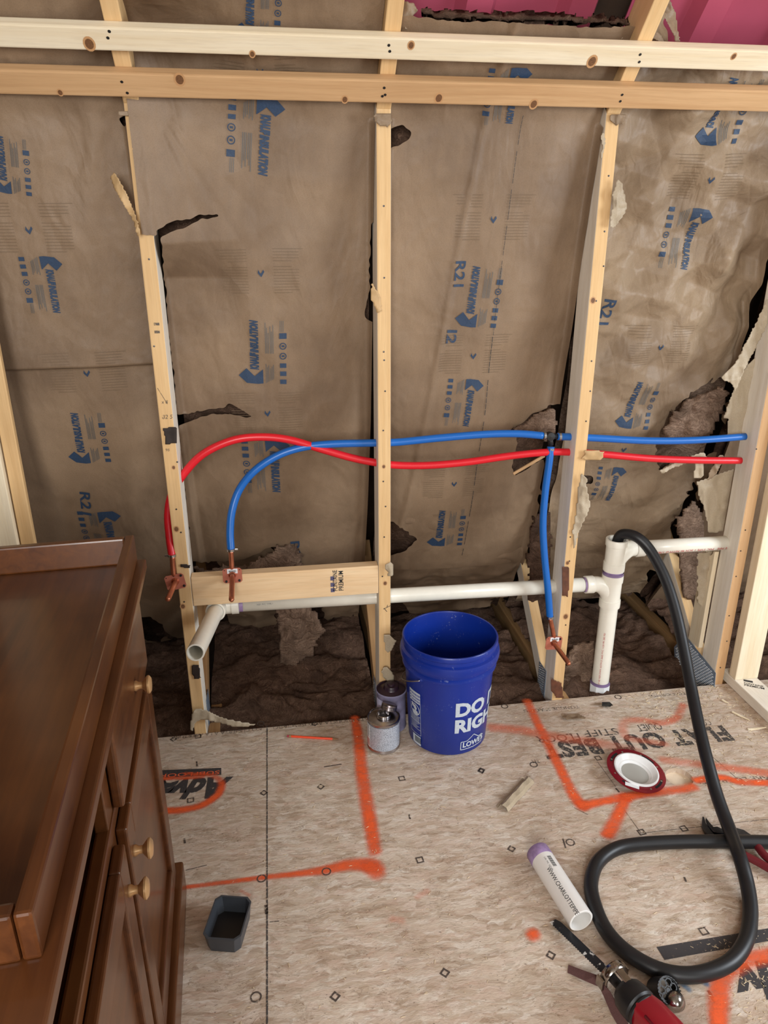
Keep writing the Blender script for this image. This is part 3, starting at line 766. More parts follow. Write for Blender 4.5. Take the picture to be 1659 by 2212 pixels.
holes = {
 0: [[(252, 254), (272, 250), (272, 275), (262, 272)], [(300, 1331), (330, 1335), (352, 1352), (358, 1372), (345, 1386), (318, 1383), (300, 1380), (280, 1360)], [(350, 1365), (400, 1385), (400, 1392), (352, 1374)]],
 1: [[(338, 499), (352, 487), (370, 480), (400, 474), (430, 465), (478, 462), (476, 466), (432, 475), (395, 492), (360, 505), (345, 515)], [(380, 905), (390, 896), (440, 887), (480, 881), (500, 872), (515, 882), (550, 903), (520, 899), (480, 893), (430, 901), (400, 913), (380, 922)],
     [(415, 1216), (517, 1212), (560, 1195), (589, 1180), (607, 1181), (636, 1194), (650, 1215), (690, 1240), (760, 1255), (840, 1262), (840, big), (300, big), (300, 1216)],
     [(260, 150), (271, 150), (271, 215), (288, 350), (301, 508), (346, 508), (346, 500), (383, 905), (416, 1216), (100, 1216), (100, 100), (255, 100)],
     [(800, 480), (812, 480), (812, 700), (790, 690), (788, 672), (798, 620)]],
 2: [[(1101, 928), (1119, 919), (1140, 901), (1171, 884), (1195, 873), (1250, 873), (1240, 1005), (1175, 992), (1140, 1010), (1112, 1028), (1103, 1010), (1115, 977), (1117, 945), (1112, 934)],
     [(1185, 905), (1220, 900), (1220, 1300), (1130, 1300), (1142, 1190), (1158, 1110), (1172, 1040)],
     [(843, 276), (870, 272), (888, 283), (885, 300), (860, 315), (843, 322)], [(835, 1125), (850, 1128), (880, 1150), (902, 1166), (880, 1185), (850, 1200), (830, 1200)],
     [(700, 1255), (900, 1250), (960, 1262), (1040, 1245), (1220, 1255), (1220, big), (600, big)],
     [(800, 46), (860, 30), (960, 45), (1100, 48), (1280, 60), (1372, 56), (1450, 40), (1500, -800), (700, -800)]],
 3: [[(1557, 815), (1534, 826), (1509, 838), (1488, 853), (1449, 888), (1434, 913), (1423, 942), (1417, 967), (1422, 1005), (1428, 1015), (1450, 1003), (1490, 988), (1525, 980), (1521, 988), (1553, 973), (1567, 957), (1600, 952), (1569, 913), (1557, 909), (1565, 888), (1584, 842), (1585, 818)],
     [(1503, 1036), (1470, 1095), (1453, 1129), (1434, 1152), (1380, 1160), (1340, 1250), (1200, 1250), (1200, big), (1532, big), (1530, 1150), (1515, 1092), (1505, 1075)],
     [(1220, 1250), (1500, 1260), (1500, big), (1200, big)], [(1250, 1020), (1275, 1025), (1278, 1040), (1262, 1050), (1250, 1045)],
     [(1440, 96), (1480, 92), (1560, 100), (1700, 104), (1850, 110), (1950, -900), (1380, -900)]],
 4: [],
}
lab = ['brown paper-faced insulation sheet at the dim far left, behind the dresser',
       'brown paper-faced insulation sheet between left and middle stud, with two side tears',
       'brown paper-faced insulation sheet between middle and third stud, dashed line down it',
       'badly crumpled paper-faced insulation sheet right of the third stud, with a large tear',
       'paper-faced insulation sheet beyond the partition stud at the right edge']
SH = []
for b in range(5):
    r = empty('insulation_batt', (0, 0, 0), 0, lab[b], 'insulation', 'paper-faced insulation sheets'); SH.append(r)
    s0 = {0: .06, 1: S_of_z(.40), 2: S_of_z(.36), 3: S_of_z(.30), 4: .05}[b]
    xl, xr = XL[b]+.001, XR[b]-.001
    if b == 1: xl = SX[0]+.010
    if b == 1: xl -= 0
    fx = sheet('paper_facing', b, s0, SMAX, xl, xr, M['kraft_c'] if b == 3 else M['kraft'], holes[b], parent=r, jit=(6 if b == 3 else 3.2), seed=b)
    # fibre body behind the paper
    ex = lambda X, S, b=b: .022*fbm(X*9, S*7, 200+b, 4)+.014*(ridge(X*14+fbm(X*9, S*9, 1)*2, S*10, 300+b, 3)-.5)
    top = SMAX
    tops = {2: px2s(1100, 62, -.06)[1], 3: px2s(1500, 112, -.06)[1]}
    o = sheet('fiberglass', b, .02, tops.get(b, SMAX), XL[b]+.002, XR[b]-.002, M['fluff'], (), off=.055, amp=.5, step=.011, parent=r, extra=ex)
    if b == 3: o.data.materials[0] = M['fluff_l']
# second, crumpled layer low down behind the pipes
def low_layer(b, z0, z1, off, holes_, seed, mat):
    ex = lambda X, S: .05*fbm(X*5, S*5, 400+seed, 3)+.03*(ridge(X*6, S*7, 500+seed, 3)-.5)
    return sheet('torn_paper', b, max(.02, S_of_z(z0)), S_of_z(z1), XL[b]+.004, XR[b]-.004, mat, holes_, off=off, amp=.4, step=.008, parent=SH[b], extra=ex, jit=6, seed=seed)
low_layer(1, .06, .60, .012, [[(415, 1200), (470, 1200), (478, 1310), (500, 1345), (490, 1400), (430, 1400), (380, 1320)], [(560, 1362), (600, 1372), (620, 1400), (655, 1425), (640, big), (300, big), (420, 1390), (480, 1410), (500, 1385)], [(590, 1170), (690, 1170), (700, 1320), (690, 1420), (590, 1440), (596, 1330)], [(640, 1345), (830, 1325), (830, big), (620, big)]], 1, M['kraft'])
low_layer(2, .06, .62, .012, [[(838, 1120), (905, 1160), (925, 1200), (880, 1225), (836, 1230)], [(838, 1300), (868, 1290), (880, 1330), (870, 1420), (838, 1430)], [(1060, 1295), (1110, 1290), (1120, 1340), (1140, big), (1050, big)]], 2, M['kraft'])
low_layer(3, .08, .62, .012, [[(1500, 1050), (1450, 1130), (1440, 1290), (1480, 1400), (1530, 1400), (1500, 1200)], [(1400, 1230), (1450, 1230), (1470, 1330), (1440, 1370), (1400, 1300)], [(1380, 1362), (1500, 1362), (1500, big), (1200, big), (1230, 1370)]], 3, M['kraft_c'])
# logos
lg = [(1, (558, 794), (555, 686)), (1, (584, 966), (590, 1055)), (1, (565, 239), (559, 376)), (1, (546, 38), (548, -75)),
      (2, (1018, 674), (1032.6, 572)), (2, (1008, 836.6), (996.4, 912.6)), (2, (1104, 158), (1087, 262)), (2, (952, 1155), (959, 1093)),
      (3, (1543, 278), (1592, 160)), (3, (1497, 480), (1471.5, 583)), (3, (1358, 898), (1383, 820)), (3, (1322, 1020), (1303, 1074)),
      (0, (22, 387), (13, 290)), (0, (105, 577), (123, 670)), (0, (186, 968), (170, 885)), (0, (228, 1113), (245, 1180))]
for b, A, B in lg:
    on_sheet('printed_arrow', LOGOS[0], b, A, B, M['ink'], SH[b])
    for fl_, nm_, m_ in ((LOGOS[1], 'printed_lettering', M['ink']), (LOGOS[2], 'printed_icons', M['ink']), (LOGOS[3], 'printed_fine_print', M['ink_f'])):
        tag(on_sheet(nm_, fl_, b, A, B, m_, SH[b]), kind='stuff')
for b, P in [(1, (563, 585)), (1, (577, 885)), (1, (560, 140)), (2, (1060, 470)), (2, (1018, 763)), (2, (977, 1035)), (3, (1525, 385)), (3, (1420, 745)), (3, (1343, 965)), (0, (68, 492)), (0, (190, 800))]:
    fine(b, P, SH[b])
rtext('R21', 2, (981, 558), (976, 616), SH[2]); rtext('I2', 2, (964, 706), (960, 738), SH[2])
rtext('R21', 1, (627, 1160), (632, 1208), SH[1]); rtext('R21', 3, (1302, 640), (1291, 700), SH[3]); rtext('R21', 0, (175, 1050), (180, 1100), SH[0])
# dashed line on sheet 2
f = Flat(); k = 0.
while k < 1.:
    f.rect(k, -.0006, min(k+.022, 1), .0006); k += .026
for A, B in (((1125, 240), (1060, 720)), ((1059, 722), (995, 1190))):
    (xa, sa), (xb, sb) = px2s(*A), px2s(*B); g_ = Flat(); n_ = 44
    for i in range(n_):
        if i % 7 == 6: continue
        g_.rect(i/n_, -.0011, (i+.86)/n_, .0011)
    tag(on_sheet('dashed_line', g_, 2, A, B, M['ink_k'], SH[2], .003), kind='stuff')

# fibre mounds lying in the gap behind the floor edge, one per bay
for b in range(5):
    xl, xr = XL[b]+.001, XR[b]-.001
    if b == 4: xr = XR[4]
    nx, ny = int((xr-xl)/.008), 82
    X, Y = np.meshgrid(np.linspace(xl, xr, nx+1), np.linspace(.004, .72, ny+1))
    e = np.clip(np.minimum(X-xl, xr-X)/.05, 0, 1)
    Z = -.055+.06*np.clip(Y/.12, 0, 1)+(-.02, .05, -.01, .03, .05)[b]*np.clip((Y-.1)/.5, 0, 1)+.09*fbm(X*5, Y*6, 600+b, 4)+.05*(ridge(X*7+fbm(X*5, Y*5, 2)*2.5, Y*11, 700+b, 4)-.5)+.012*(ridge(X*26, Y*40, 720+b, 3)-.5)
    Z = np.where(Y < .02, np.minimum(Z, -.006), Z)
    if b >= 2: Z = Z-.015
    if b == 3: Z = Z-.05*np.clip((X-xl-.33)/.1, 0, 1)
    P = np.stack([X, Y, Z], -1).reshape(-1, 3); idx = np.arange((nx+1)*(ny+1)).reshape(ny+1, nx+1)
    q = np.stack([idx[:-1, :-1], idx[:-1, 1:], idx[1:, 1:], idx[1:, :-1]], -1).reshape(-1, 4)
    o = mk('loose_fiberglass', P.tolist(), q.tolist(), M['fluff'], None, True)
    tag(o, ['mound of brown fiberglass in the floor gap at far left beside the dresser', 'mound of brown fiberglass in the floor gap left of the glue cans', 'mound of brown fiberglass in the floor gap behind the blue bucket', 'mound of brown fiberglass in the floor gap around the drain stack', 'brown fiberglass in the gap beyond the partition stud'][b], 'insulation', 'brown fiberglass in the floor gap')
def blob(name, poly, Yc, thick, mat, lab, seed, amp=.02, cat='insulation', step=4.5, group=None, tilt=0.):
    """bumpy torn slab whose outline is a pixel polygon at depth Yc"""
    xs = [p[0] for p in poly]; ys = [p[1] for p in poly]
    gx, gy = np.meshgrid(np.arange(min(xs), max(xs)+step, step), np.arange(min(ys), max(ys)+step, step))
    jx = gx+step*1.2*(vn(gx/9, gy/9, seed)-.5)*2; jy = gy+step*1.2*(vn(gx/8, gy/8, seed+3)-.5)*2
    ins = in_poly(jx, jy, poly); idx = -np.ones(gx.shape, int); V = []; ed = np.zeros(gx.shape)
    e = ins.astype(float)
    for _ in range(4):
        p = np.pad(e, 1); e = (p[:-2, 1:-1]+p[2:, 1:-1]+p[1:-1, :-2]+p[1:-1, 2:]+p[1:-1, 1:-1])/5*ins
    for i in range(gx.shape[0]):
        for j in range(gx.shape[1]):
            if ins[i, j]:
                Y = Yc+tilt*(gy[i, j]-min(ys))-thick*e[i, j]**.5*.6+amp*2*(float(ridge(gx[i, j]/46., gy[i, j]/40., seed, 3))-.5)
                idx[i, j] = len(V); V.append(on(gx[i, j], gy[i, j], 1, Y))
    fs = []
    for i in range(gx.shape[0]-1):
        for j in range(gx.shape[1]-1):
            q = [idx[i, j], idx[i, j+1], idx[i+1, j+1], idx[i+1, j]]
            if min(q) >= 0: fs.append(q[::-1])
    o = mk(name, V, fs, mat, None, True); m = o.modifiers.new('s', 'SOLIDIFY'); m.thickness = max(.0015, thick*.5); m.offset = -1
    if lab: tag(o, lab, cat, group)
    return o
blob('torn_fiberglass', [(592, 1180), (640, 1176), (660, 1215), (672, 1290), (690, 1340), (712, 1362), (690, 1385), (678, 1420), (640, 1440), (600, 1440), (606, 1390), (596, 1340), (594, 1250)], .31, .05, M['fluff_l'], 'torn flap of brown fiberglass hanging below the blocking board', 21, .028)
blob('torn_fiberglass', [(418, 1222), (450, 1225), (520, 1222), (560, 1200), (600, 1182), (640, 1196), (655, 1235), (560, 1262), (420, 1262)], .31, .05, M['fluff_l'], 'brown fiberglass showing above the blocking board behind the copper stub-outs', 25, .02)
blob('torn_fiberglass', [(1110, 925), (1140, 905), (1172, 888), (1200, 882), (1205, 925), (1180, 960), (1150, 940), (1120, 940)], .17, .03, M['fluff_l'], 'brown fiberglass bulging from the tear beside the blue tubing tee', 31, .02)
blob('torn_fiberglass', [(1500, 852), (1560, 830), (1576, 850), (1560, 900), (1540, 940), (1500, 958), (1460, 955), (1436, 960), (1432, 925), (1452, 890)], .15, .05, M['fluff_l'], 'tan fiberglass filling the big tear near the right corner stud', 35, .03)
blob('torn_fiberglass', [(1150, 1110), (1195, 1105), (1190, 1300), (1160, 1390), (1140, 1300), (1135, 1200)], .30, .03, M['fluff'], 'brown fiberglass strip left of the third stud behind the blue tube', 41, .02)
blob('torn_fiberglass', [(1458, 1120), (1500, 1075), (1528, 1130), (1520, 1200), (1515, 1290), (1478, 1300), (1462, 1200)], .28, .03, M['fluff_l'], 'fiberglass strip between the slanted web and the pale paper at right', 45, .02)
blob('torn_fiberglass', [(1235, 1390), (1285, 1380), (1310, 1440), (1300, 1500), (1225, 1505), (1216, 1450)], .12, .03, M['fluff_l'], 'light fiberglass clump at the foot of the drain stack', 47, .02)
# top: fibre edge and the pink foam above
o = blob('torn_fiberglass', [(905, 18), (1000, 22), (1095, 28), (1200, 30), (1300, 36), (1375, 44), (1365, 62), (1300, 50), (1180, 50), (1060, 46), (960, 44), (915, 36)], -.06, .05, M['fluff'], 'ragged brown fiberglass edge below the pink foam at the top', 51, .012)
pf = []
for x0, x1, nm in ((SX[1]+SW, SX[2], 'glossy pink foam panel at the top between the middle and right rafters'), (SX[2]+SW, SX[2]+SP+.5, 'glossy pink foam panel at the upper right corner of the photo')):
    # ribbed vent panel, the ribs running up the slope
    n = 24; vs = []; fs = []; ribs = 3
    per = (SX[2]-SX[1]-SW)/2.2
    xs = []
    x = x0
    while x < x1-1e-6:
        for a, d in ((0, 0), (.62, 0), (.70, .035), (.93, .035), (1., 0)):
            if x+a*per <= x1: xs.append((x+a*per, d))
        x += per
    for (xx, d) in xs:
        for t in (-.30, .9):
            p = Vector((xx, .06, 1.97))+Vector((0, .7071, .7071))*(.03-d)+u45*t; vs.append(p)
    for i in range(len(xs)-1): fs.append((2*i, 2*i+1, 2*i+3, 2*i+2))
    o = mk('foam_vent_panel', vs, fs, M['pink']); m = o.modifiers.new('s', 'SOLIDIFY'); m.thickness = .004
    tag(o, nm, 'foam panel', 'pink foam vent panels')

# ================================================================== FLOOR MARKS
FZ = .0006
def fpx(pts): return [fl(x, y, 0) for x, y in pts]
_lay = [0]
def stroke(pix, wpx, mat, op=None):
    """spray stroke following floor points; wpx = half width in metres (list or scalar)"""
    P = catmull(fpx(pix), 6); n = len(P); _lay[0] += 1; z = FZ+.00006*_lay[0]
    w = wpx if hasattr(wpx, '__len__') else [wpx]*2
    w = np.interp(np.linspace(0, 1, n), np.linspace(0, 1, len(w)), w); op = op or (.7, 1, 1, .7)
    ops = np.interp(np.linspace(0, 1, n), np.linspace(0, 1, len(op)), op)
    vs = []; uv = []; fs = []
    d0 = P[1]-P[0]; d0 /= np.linalg.norm(d0); d1 = P[-1]-P[-2]; d1 /= np.linalg.norm(d1)
    P = [P[0]-d0*w[0]]+P+[P[-1]+d1*w[-1]]; w = [w[0]*.7]+list(w)+[w[-1]*.7]; ops = [0]+list(ops)+[0]; n += 2
    for i in range(n):
        t = P[min(i+1, n-1)]-P[max(i-1, 0)]; t /= np.linalg.norm(t); nn = np.array([-t[1], t[0], 0])
        for k, v in ((-1, 0), (1, 1)):
            q = P[i]+nn*w[i]*k*1.35; vs.append((q[0], q[1], z)); uv.append((ops[i], v))
    for i in range(n-1): fs.append((2*i, 2*i+2, 2*i+3, 2*i+1))
    me = bpy.data.meshes.new('spray_paint_mark'); me.from_pydata(vs, [], fs); me.materials.append(mat)
    l = me.uv_layers.new(name='UVMap')
    for p in me.polygons:
        for li, vi in zip(p.loop_indices, p.vertices): l.data[li].uv = uv[vi]
    o = bpy.data.objects.new('spray_paint_mark', me); COL.objects.link(o); o.parent = FLOOR
    return o
OR, OF = M['orange'], M['orange_f']
stroke([(766, 1550), (775, 1600), (783, 1680), (797, 1760), (810, 1842)], [.015, .019, .021, .019], OR, (1, 1, .95, 1, .8))
stroke([(400, 1917), (480, 1907), (560, 1897), (640, 1888), (700, 1880), (760, 1868), (815, 1872)], [.007, .008, .010, .018, .024], OR, (.75, .8, .9, .9, .9))
stroke([(795, 1868), (818, 1888)], .024, OR, (.8, .8))
stroke([(355, 1752), (400, 1749), (440, 1738), (472, 1715), (478, 1690), (455, 1675), (400, 1672)], [.014, .014, .012, .008], OR, (1, 1, 1, .7, .5))
stroke([(340, 1683), (400, 1681), (440, 1678)], .008, OR, (.9, .8, .6))
stroke([(1138, 1514), (1165, 1570), (1190, 1620), (1210, 1660), (1240, 1720), (1262, 1742)], [.016, .017, .017, .021], OR, (.75, .85, .9, 1))
stroke([(1255, 1742), (1300, 1732), (1356, 1722)], [.020, .014, .020], OR, (.9, .95, 1))
stroke([(1352, 1722), (1335, 1762), (1312, 1805)], [.016, .020], OR, (1, .95, .9))
stroke([(1060, 1572), (1130, 1578), (1200, 1592), (1290, 1605), (1380, 1625)], .024, OF, (.8, .85, .7, .6, .3))
stroke([(1476, 1522), (1462, 1550), (1430, 1562), (1385, 1556), (1350, 1560), (1352, 1592), (1400, 1602), (1440, 1608)], [.015, .018, .014], OF, (.95, .8, .7, .6, .5))
stroke([(1430, 1642), (1540, 1655), (1670, 1672)], .019, OF, (.6, .8, 1))
stroke([(1502, 1686), (1560, 1680), (1600, 1690), (1680, 1692)], .014, OR, (1, 1, .9))
stroke([(1350, 1722), (1400, 1714), (1470, 1706), (1500, 1700)], .017, OR, (1, .9, .8))
stroke([(1150, 2016), (1154, 2024)], .017, OR, (.95, .95))
stroke([(1553, 2230), (1552, 2170), (1560, 2110), (1600, 2080), (1680, 2060)], [.018, .022, .022, .018], OR, (1, .95, .9, .9))
stroke([(1462, 2118), (1490, 2140)], .007, M['blue_paint'], (.8, .6)); stroke([(1500, 2112), (1528, 2128)], .007, M['blue_paint'], (.6, .8))
stroke([(900, 1940), (925, 1925)], .008, OF, (.35, .35)); stroke([(520, 1925), (540, 1935)], .005, OF, (.5, .5))
stroke([(845, 1985), (870, 1990)], .01, OF, (.35, .35))
def fdecal(name, flat, P, xd, yd, mat, kind=None, z=FZ+.0002):
    o = decal(name, flat, (P[0], P[1], z), xd, yd, mat, FLOOR)
    return tag(o, kind=kind)
def fline(name, a, b, w, mat):
    A, B = fl(*a), fl(*b); return fdecal(name, Flat().line((0, 0), (B-A)[:2], w), A, (1, 0, 0), (0, 1, 0), mat)
def ftext(st, A, B, hgt, mat=None, **kw):
    """lettering on the floor from pixel A to pixel B (baseline), cap height in metres"""
    A = fl(*A); B = fl(*B); d = (B-A)[:2]; L = np.linalg.norm(d); e = d/L; n = np.array([-e[1], e[0]])
    v, f = text2d(st, 1, **kw); v = v.copy(); v[:, 0] *= L/v[:, 0].max(); v[:, 1] *= hgt/.7
    F = Flat().add(v, f)
    return fdecal('printed_lettering', F, A, (e[0], e[1], 0), (n[0], n[1], 0), mat or M['ink_k'], 'stuff')
M['ink_worn'] = spray('worn_black_print', srgb(60, 58, 58), .9)
def worn(name, col, lo, hi):
    t = NT(name); g = t.obj(); a = t.noise(g, 120, 5, .7); t.B(Base_Color=col, Roughness=.6, Alpha=t.ramp(a, [(lo, .0), (hi, .95)])); return t.m
M['worn_k'] = worn('worn_black_ink', srgb(66, 64, 64), .37, .50)
M['band_k'] = worn('black_band_ink', srgb(64, 62, 64), .26, .42)
M['worn_l'] = worn('faded_black_ink', srgb(92, 84, 76), .40, .54)
M['pencil'] = worn('pencil_line', srgb(80, 70, 64), .36, .46)
fline('chalk_line', (577, 1568), (577, 1900), .0034, M['worn_k']); fline('chalk_line', (577, 1900), (577, 2260), .0038, M['worn_k'])
# upside-down printing
ftext('SUBFLOORING', (476, 1665), (300, 1676), .015, M['orange_ink'] if 'orange_ink' in M else plain('orange_print', srgb(236, 110, 70), .6), off=.01)
F = Flat(); A = fl(478, 1659); B = fl(300, 1666); C_ = fl(478, 1674); D_ = fl(300, 1684)
F.poly([(p-A)[:2] for p in (A, C_, D_, B)]); fdecal('printed_band', F, A, (1, 0, 0), (0, 1, 0), M['band_k'], z=FZ+.0001)
ftext('Advan', (497, 1681), (318, 1686), .080, M['band_k'], shear=.35, off=.05)
ftext('FLAT OUT BEST', (1562, 1569), (1166, 1608), .070, M['worn_k'], off=.05, spacing=1.1)
ftext('TM', (1163, 1640), (1148, 1642), .016, M['worn_k'])
ftext('QUIET', (1424, 1562), (1372, 1567), .034, M['worn_k']); ftext('STIFF', (1332, 1573), (1258, 1579), .034, M['worn_k']); ftext('FLOOR', (1250, 1584), (1156, 1591), .034, M['worn_k'])
ftext('CON', (1530, 1554), (1500, 1557), .03, M['worn_l'])
ftext('ESTA ETIQUETA AUTOSPACIADO', (800, 1549), (590, 1569), .017, M['worn_l']); ftext('NO CUBIERTA A LA ABERTURA', (566, 1571), (370, 1591), .017, M['worn_l'])
ftext('AUTO CORNER', (1500, 1494), (1400, 1502), .014, M['worn_l']); ftext('TONGUE SPACING', (1250, 1524), (1130, 1534), .016, M['worn_l'])
ftext('ARE LGS PANEL', (1659, 1676), (1500, 1686), .018, M['worn_l'])
F = Flat(); pp = [fl(1418, 2046), fl(1700, 1999), fl(1700, 2026), fl(1436, 2074)]; F.poly([(p-pp[0])[:2] for p in pp]); fdecal('printed_band', F, pp[0], (1, 0, 0), (0, 1, 0), M['band_k'], z=FZ+.0001)
ftext('Adv', (1750, 2060), (1560, 2096), .075, M['band_k'], shear=.35, off=.05)
def sym(kind, x, y, r=.0125, m=None):
    F = Flat()
    if kind == 'o': F.ring(0, 0, r*.72, r, 18)
    elif kind == 'd': F.ring(0, 0, r*.55, r, 4, 0)
    else: F.ring(0, 0, r*.72, r*1.12, 4, PI/4+.1)
    fdecal({'o': 'printed_circle', 'd': 'printed_diamond', 's': 'printed_square'}[kind], F, fl(x, y), (1, 0, 0), (0, 1, 0), m or M['pencil'])
for k, x, y in [('o', 563, 1563), ('o', 1090, 1526), ('o', 1335, 1506), ('o', 1153, 1652), ('o', 1232, 1820), ('o', 705, 1883), ('o', 565, 1898), ('d', 570, 1713), ('s', 868, 1682), ('s', 1292, 1638), ('s', 907, 1858), ('s', 412, 1729), ('s', 428, 1591), ('s', 1477, 1790), ('s', 1386, 1798), ('d', 961, 2102), ('d', 1105, 1834), ('d', 1190, 2064), ('d', 1040, 1664), ('s', 1520, 2012), ('d', 724, 2153), ('o', 553, 2154), ('d', 693, 1700), ('d', 680, 1564), ('d', 375, 1597), ('d', 1040, 1666)]:
    sym(k, x, y)
for a, b, w in [((700, 1657), (738, 1651), .004), ((425, 1645), (426, 1656), .004), ((398, 1812), (400, 1822), .005), ((884, 1760), (886, 1770), .005), ((1216, 1812), (1222, 1832), .004), ((1330, 1703), (1338, 1712), .005), ((1478, 1895), (1482, 1905), .005), ((402, 1880), (447, 1869), .002), ((583, 1992), (603, 1990), .002), ((1530, 2140), (1545, 2165), .006), ((575, 1955), (576, 1975), .008), ((1478, 2105), (1500, 2108), .004)]:
    fline('marker_dash', a, b, w, M['pencil'])
for a, b in [((1290, 1645), (1330, 1700)), ((1345, 1745), (1385, 1800)), ((1385, 1800), (1659, 1770)), ((1500, 1600), (1610, 1698)), ((1240, 1745), (1270, 1760))]:
    fline('pencil_line', a, b, .0014, M['pencil'])
# crumbs of sawdust, too many to count
rs = np.random.RandomState(4); vs = []; fs = []
def crumb(x, y, s):
    b = len(vs); a = rs.rand()*PI; c, d = math.cos(a), math.sin(a); l = s*(1+2*rs.rand()); h = s*.5
    for dx, dy, dz in ((-l, -s*.4, 0), (l, -s*.3, 0), (l*.8, s*.4, 0), (-l*.9, s*.3, 0), (0, 0, h)):
        vs.append((x+dx*c-dy*d, y+dx*d+dy*c, FZ+.0004+dz))
    fs.extend([(b, b+1, b+4), (b+1, b+2, b+4), (b+2, b+3, b+4), (b+3, b, b+4)])
for _ in range(900):
    x = -.4+rs.rand()*1.75; y = -rs.rand()**1.3*1.2-.01; crumb(x, y, .0010+.0014*rs.rand())
for _ in range(500):
    x = 1.0+rs.rand()*.4; y = -rs.rand()**1.6*.5-.01; crumb(x, y, .0012+.0022*rs.rand())
for _ in range(350):
    x = .75+rs.rand()*.25; y = -.95-rs.rand()*.25; crumb(x, y, .001+.0014*rs.rand())
o = mk('sawdust_crumbs', vs, fs, plain('sawdust', srgb(224, 204, 170), .8)); tag(o, 'pale sawdust crumbs scattered over the subfloor', 'sawdust', kind='stuff')
# splinters near the bottom plate
for i, (a, b, lb) in enumerate([((1582, 1538), (1618, 1556), 'longest pale wood splinter on the floor near the bottom plate'), ((1615, 1576), (1655, 1572), 'short pale wood splinter on the floor at the right edge'), ((1560, 1512), (1574, 1520), 'tiny wood splinter near the corner where floor meets bottom plate')]):
    A, B = fl(*a, .002), fl(*b, .002); d = (B-A); L = np.linalg.norm(d); n = np.array([-d[1], d[0], 0])/L
    w = .0045; P = [A-n*w, A+n*w*.5, B+n*w*.3, B-n*w*.2, (A+B)/2-n*w*1.2]
    o = prism('wood_splinter', [P[0], P[4], P[3], P[2], P[1]], (0, 0, .003), M['pine_white']); tag(o, lb, 'splinter', 'wood splinters by the bottom plate')
# pale round board under the cut hole
hb = lathe('hole_backing', [(0, -.0165), (HR+.012, -.0165), (HR+.012, -.0185), (0, -.0185)], (HOLE[0], HOLE[1], 0), (0, 0, 1), plain('pale_backing', srgb(240, 222, 196), .6, noise=.08), None, 40)
hb.location.z = .0; hb.parent = FLOOR; tag(hb, 'pale surface seen in the round hole cut through the subfloor')

# ================================================================== DRAIN PIPES
YS = .070
R15 = .0242; R2 = .0302
dr = empty('drain_pipe', (0, 0, 0), 0, 'white plastic drain: stub arm at left, long run through the studs, tall stack at right', 'pipe')
zl = float(on(470, 1308, 1, YS)[2]); zr = float(on(1290, 1262, 1, YS)[2])
xe = float(on(472, 1305, 1, YS)[0]); xs = .963
zrun = lambda x: zl+(zr-zl)*(x-xe)/(xs-xe)
# run
tube('horizontal_pipe', [(xe+.035, YS, zrun(xe+.035)), (xs-.07, YS, zrun(xs-.07))], R15, M['pvc'], dr, 28)
# elbow + stub towards the viewer
tip = CAM+ray(422, 1410)*1.95; tip = np.array(tip); el = np.array([xe, YS, zl])
dd = el-tip; dd /= np.linalg.norm(dd)
pipe_hollow('stub_pipe', tuple(tip), tuple(el-dd*.035), R15, R15-.0042, M['pvc'], dr, 44)
tube('elbow', catmull([el-dd*.060, el-dd*.030, el+np.array([.004, -.004, 0]), el+np.array([.028, 0, 0]), el+np.array([.062, 0, 0])], 6), R15+.0045, M['pvc'], dr, 28)
lathe('elbow_hub', [(R15+.001, 0), (R15+.0065, .001), (R15+.0065, .022), (R15+.001, .023)], el-dd*.062, dd, M['pvc'], dr, 36)
lathe('elbow_hub', [(R15+.001, 0), (R15+.0065, .001), (R15+.0065, .022), (R15+.001, .023)], el+np.array([.040, 0, 0]), (1, 0, 0), M['pvc'], dr, 36)
lathe('primer_ring', [(R15+.0003, 0), (R15+.0006, .008), (R15+.0003, .012)], el+np.array([.064, 0, zrun(xe+.064)-zl]), (1, 0, 0), M['purple'], dr, 30)
# stack
zt = float(on(1337, 1165, 1, YS)[2]); zc2 = float(on(1310, 1305, 1, YS)[2]); zj = float(on(1325, 1236, 1, YS)[2])
lathe('vertical_pipe', [(R2, -.10), (R2, zc2+.02)], (xs, YS, 0), (0, 0, 1), M['pvc'], dr, 36)
def hub(z0, z1, r=R2+.0055, nm='pipe_hub'):
    return lathe(nm, [(R2+.001, z0), (r, z0+.001), (r+.0006, (z0+z1)/2), (r, z1-.002), (R2+.001, z1)], (xs, YS, 0), (0, 0, 1), M['pvc'], dr, 36)
hub(zc2-.008, zc2+.022); 
lathe('lower_tee', [(R2+.0030, zc2+.018), (R2+.0030, zj-.024)], (xs, YS, 0), (0, 0, 1), M['pvc'], dr, 36)
hub(zj-.034, zj-.005)
lathe('primer_ring', [(R2+.0052, zj-.006), (R2+.0052, zj+.002)], (xs, YS, 0), (0, 0, 1), M['purple_d'], dr, 36)
lathe('primer_ring', [(R2+.0015, zj-.004), (R2+.0015, zj+.009)], (xs, YS, 0), (0, 0, 1), M['purple'], dr, 36)
hub(zj+.008, zj+.040)
lathe('upper_tee', [(R2+.0028, zj+.036), (R2+.0028, zt-.022), (R2+.0062, zt-.020), (R2+.0066, zt+.0), (R2+.0058, zt+.002), (R2-.001, zt+.002), (R2-.001, zj+.05)], (xs, YS, 0), (0, 0, 1), M['pvc'], dr, 40)
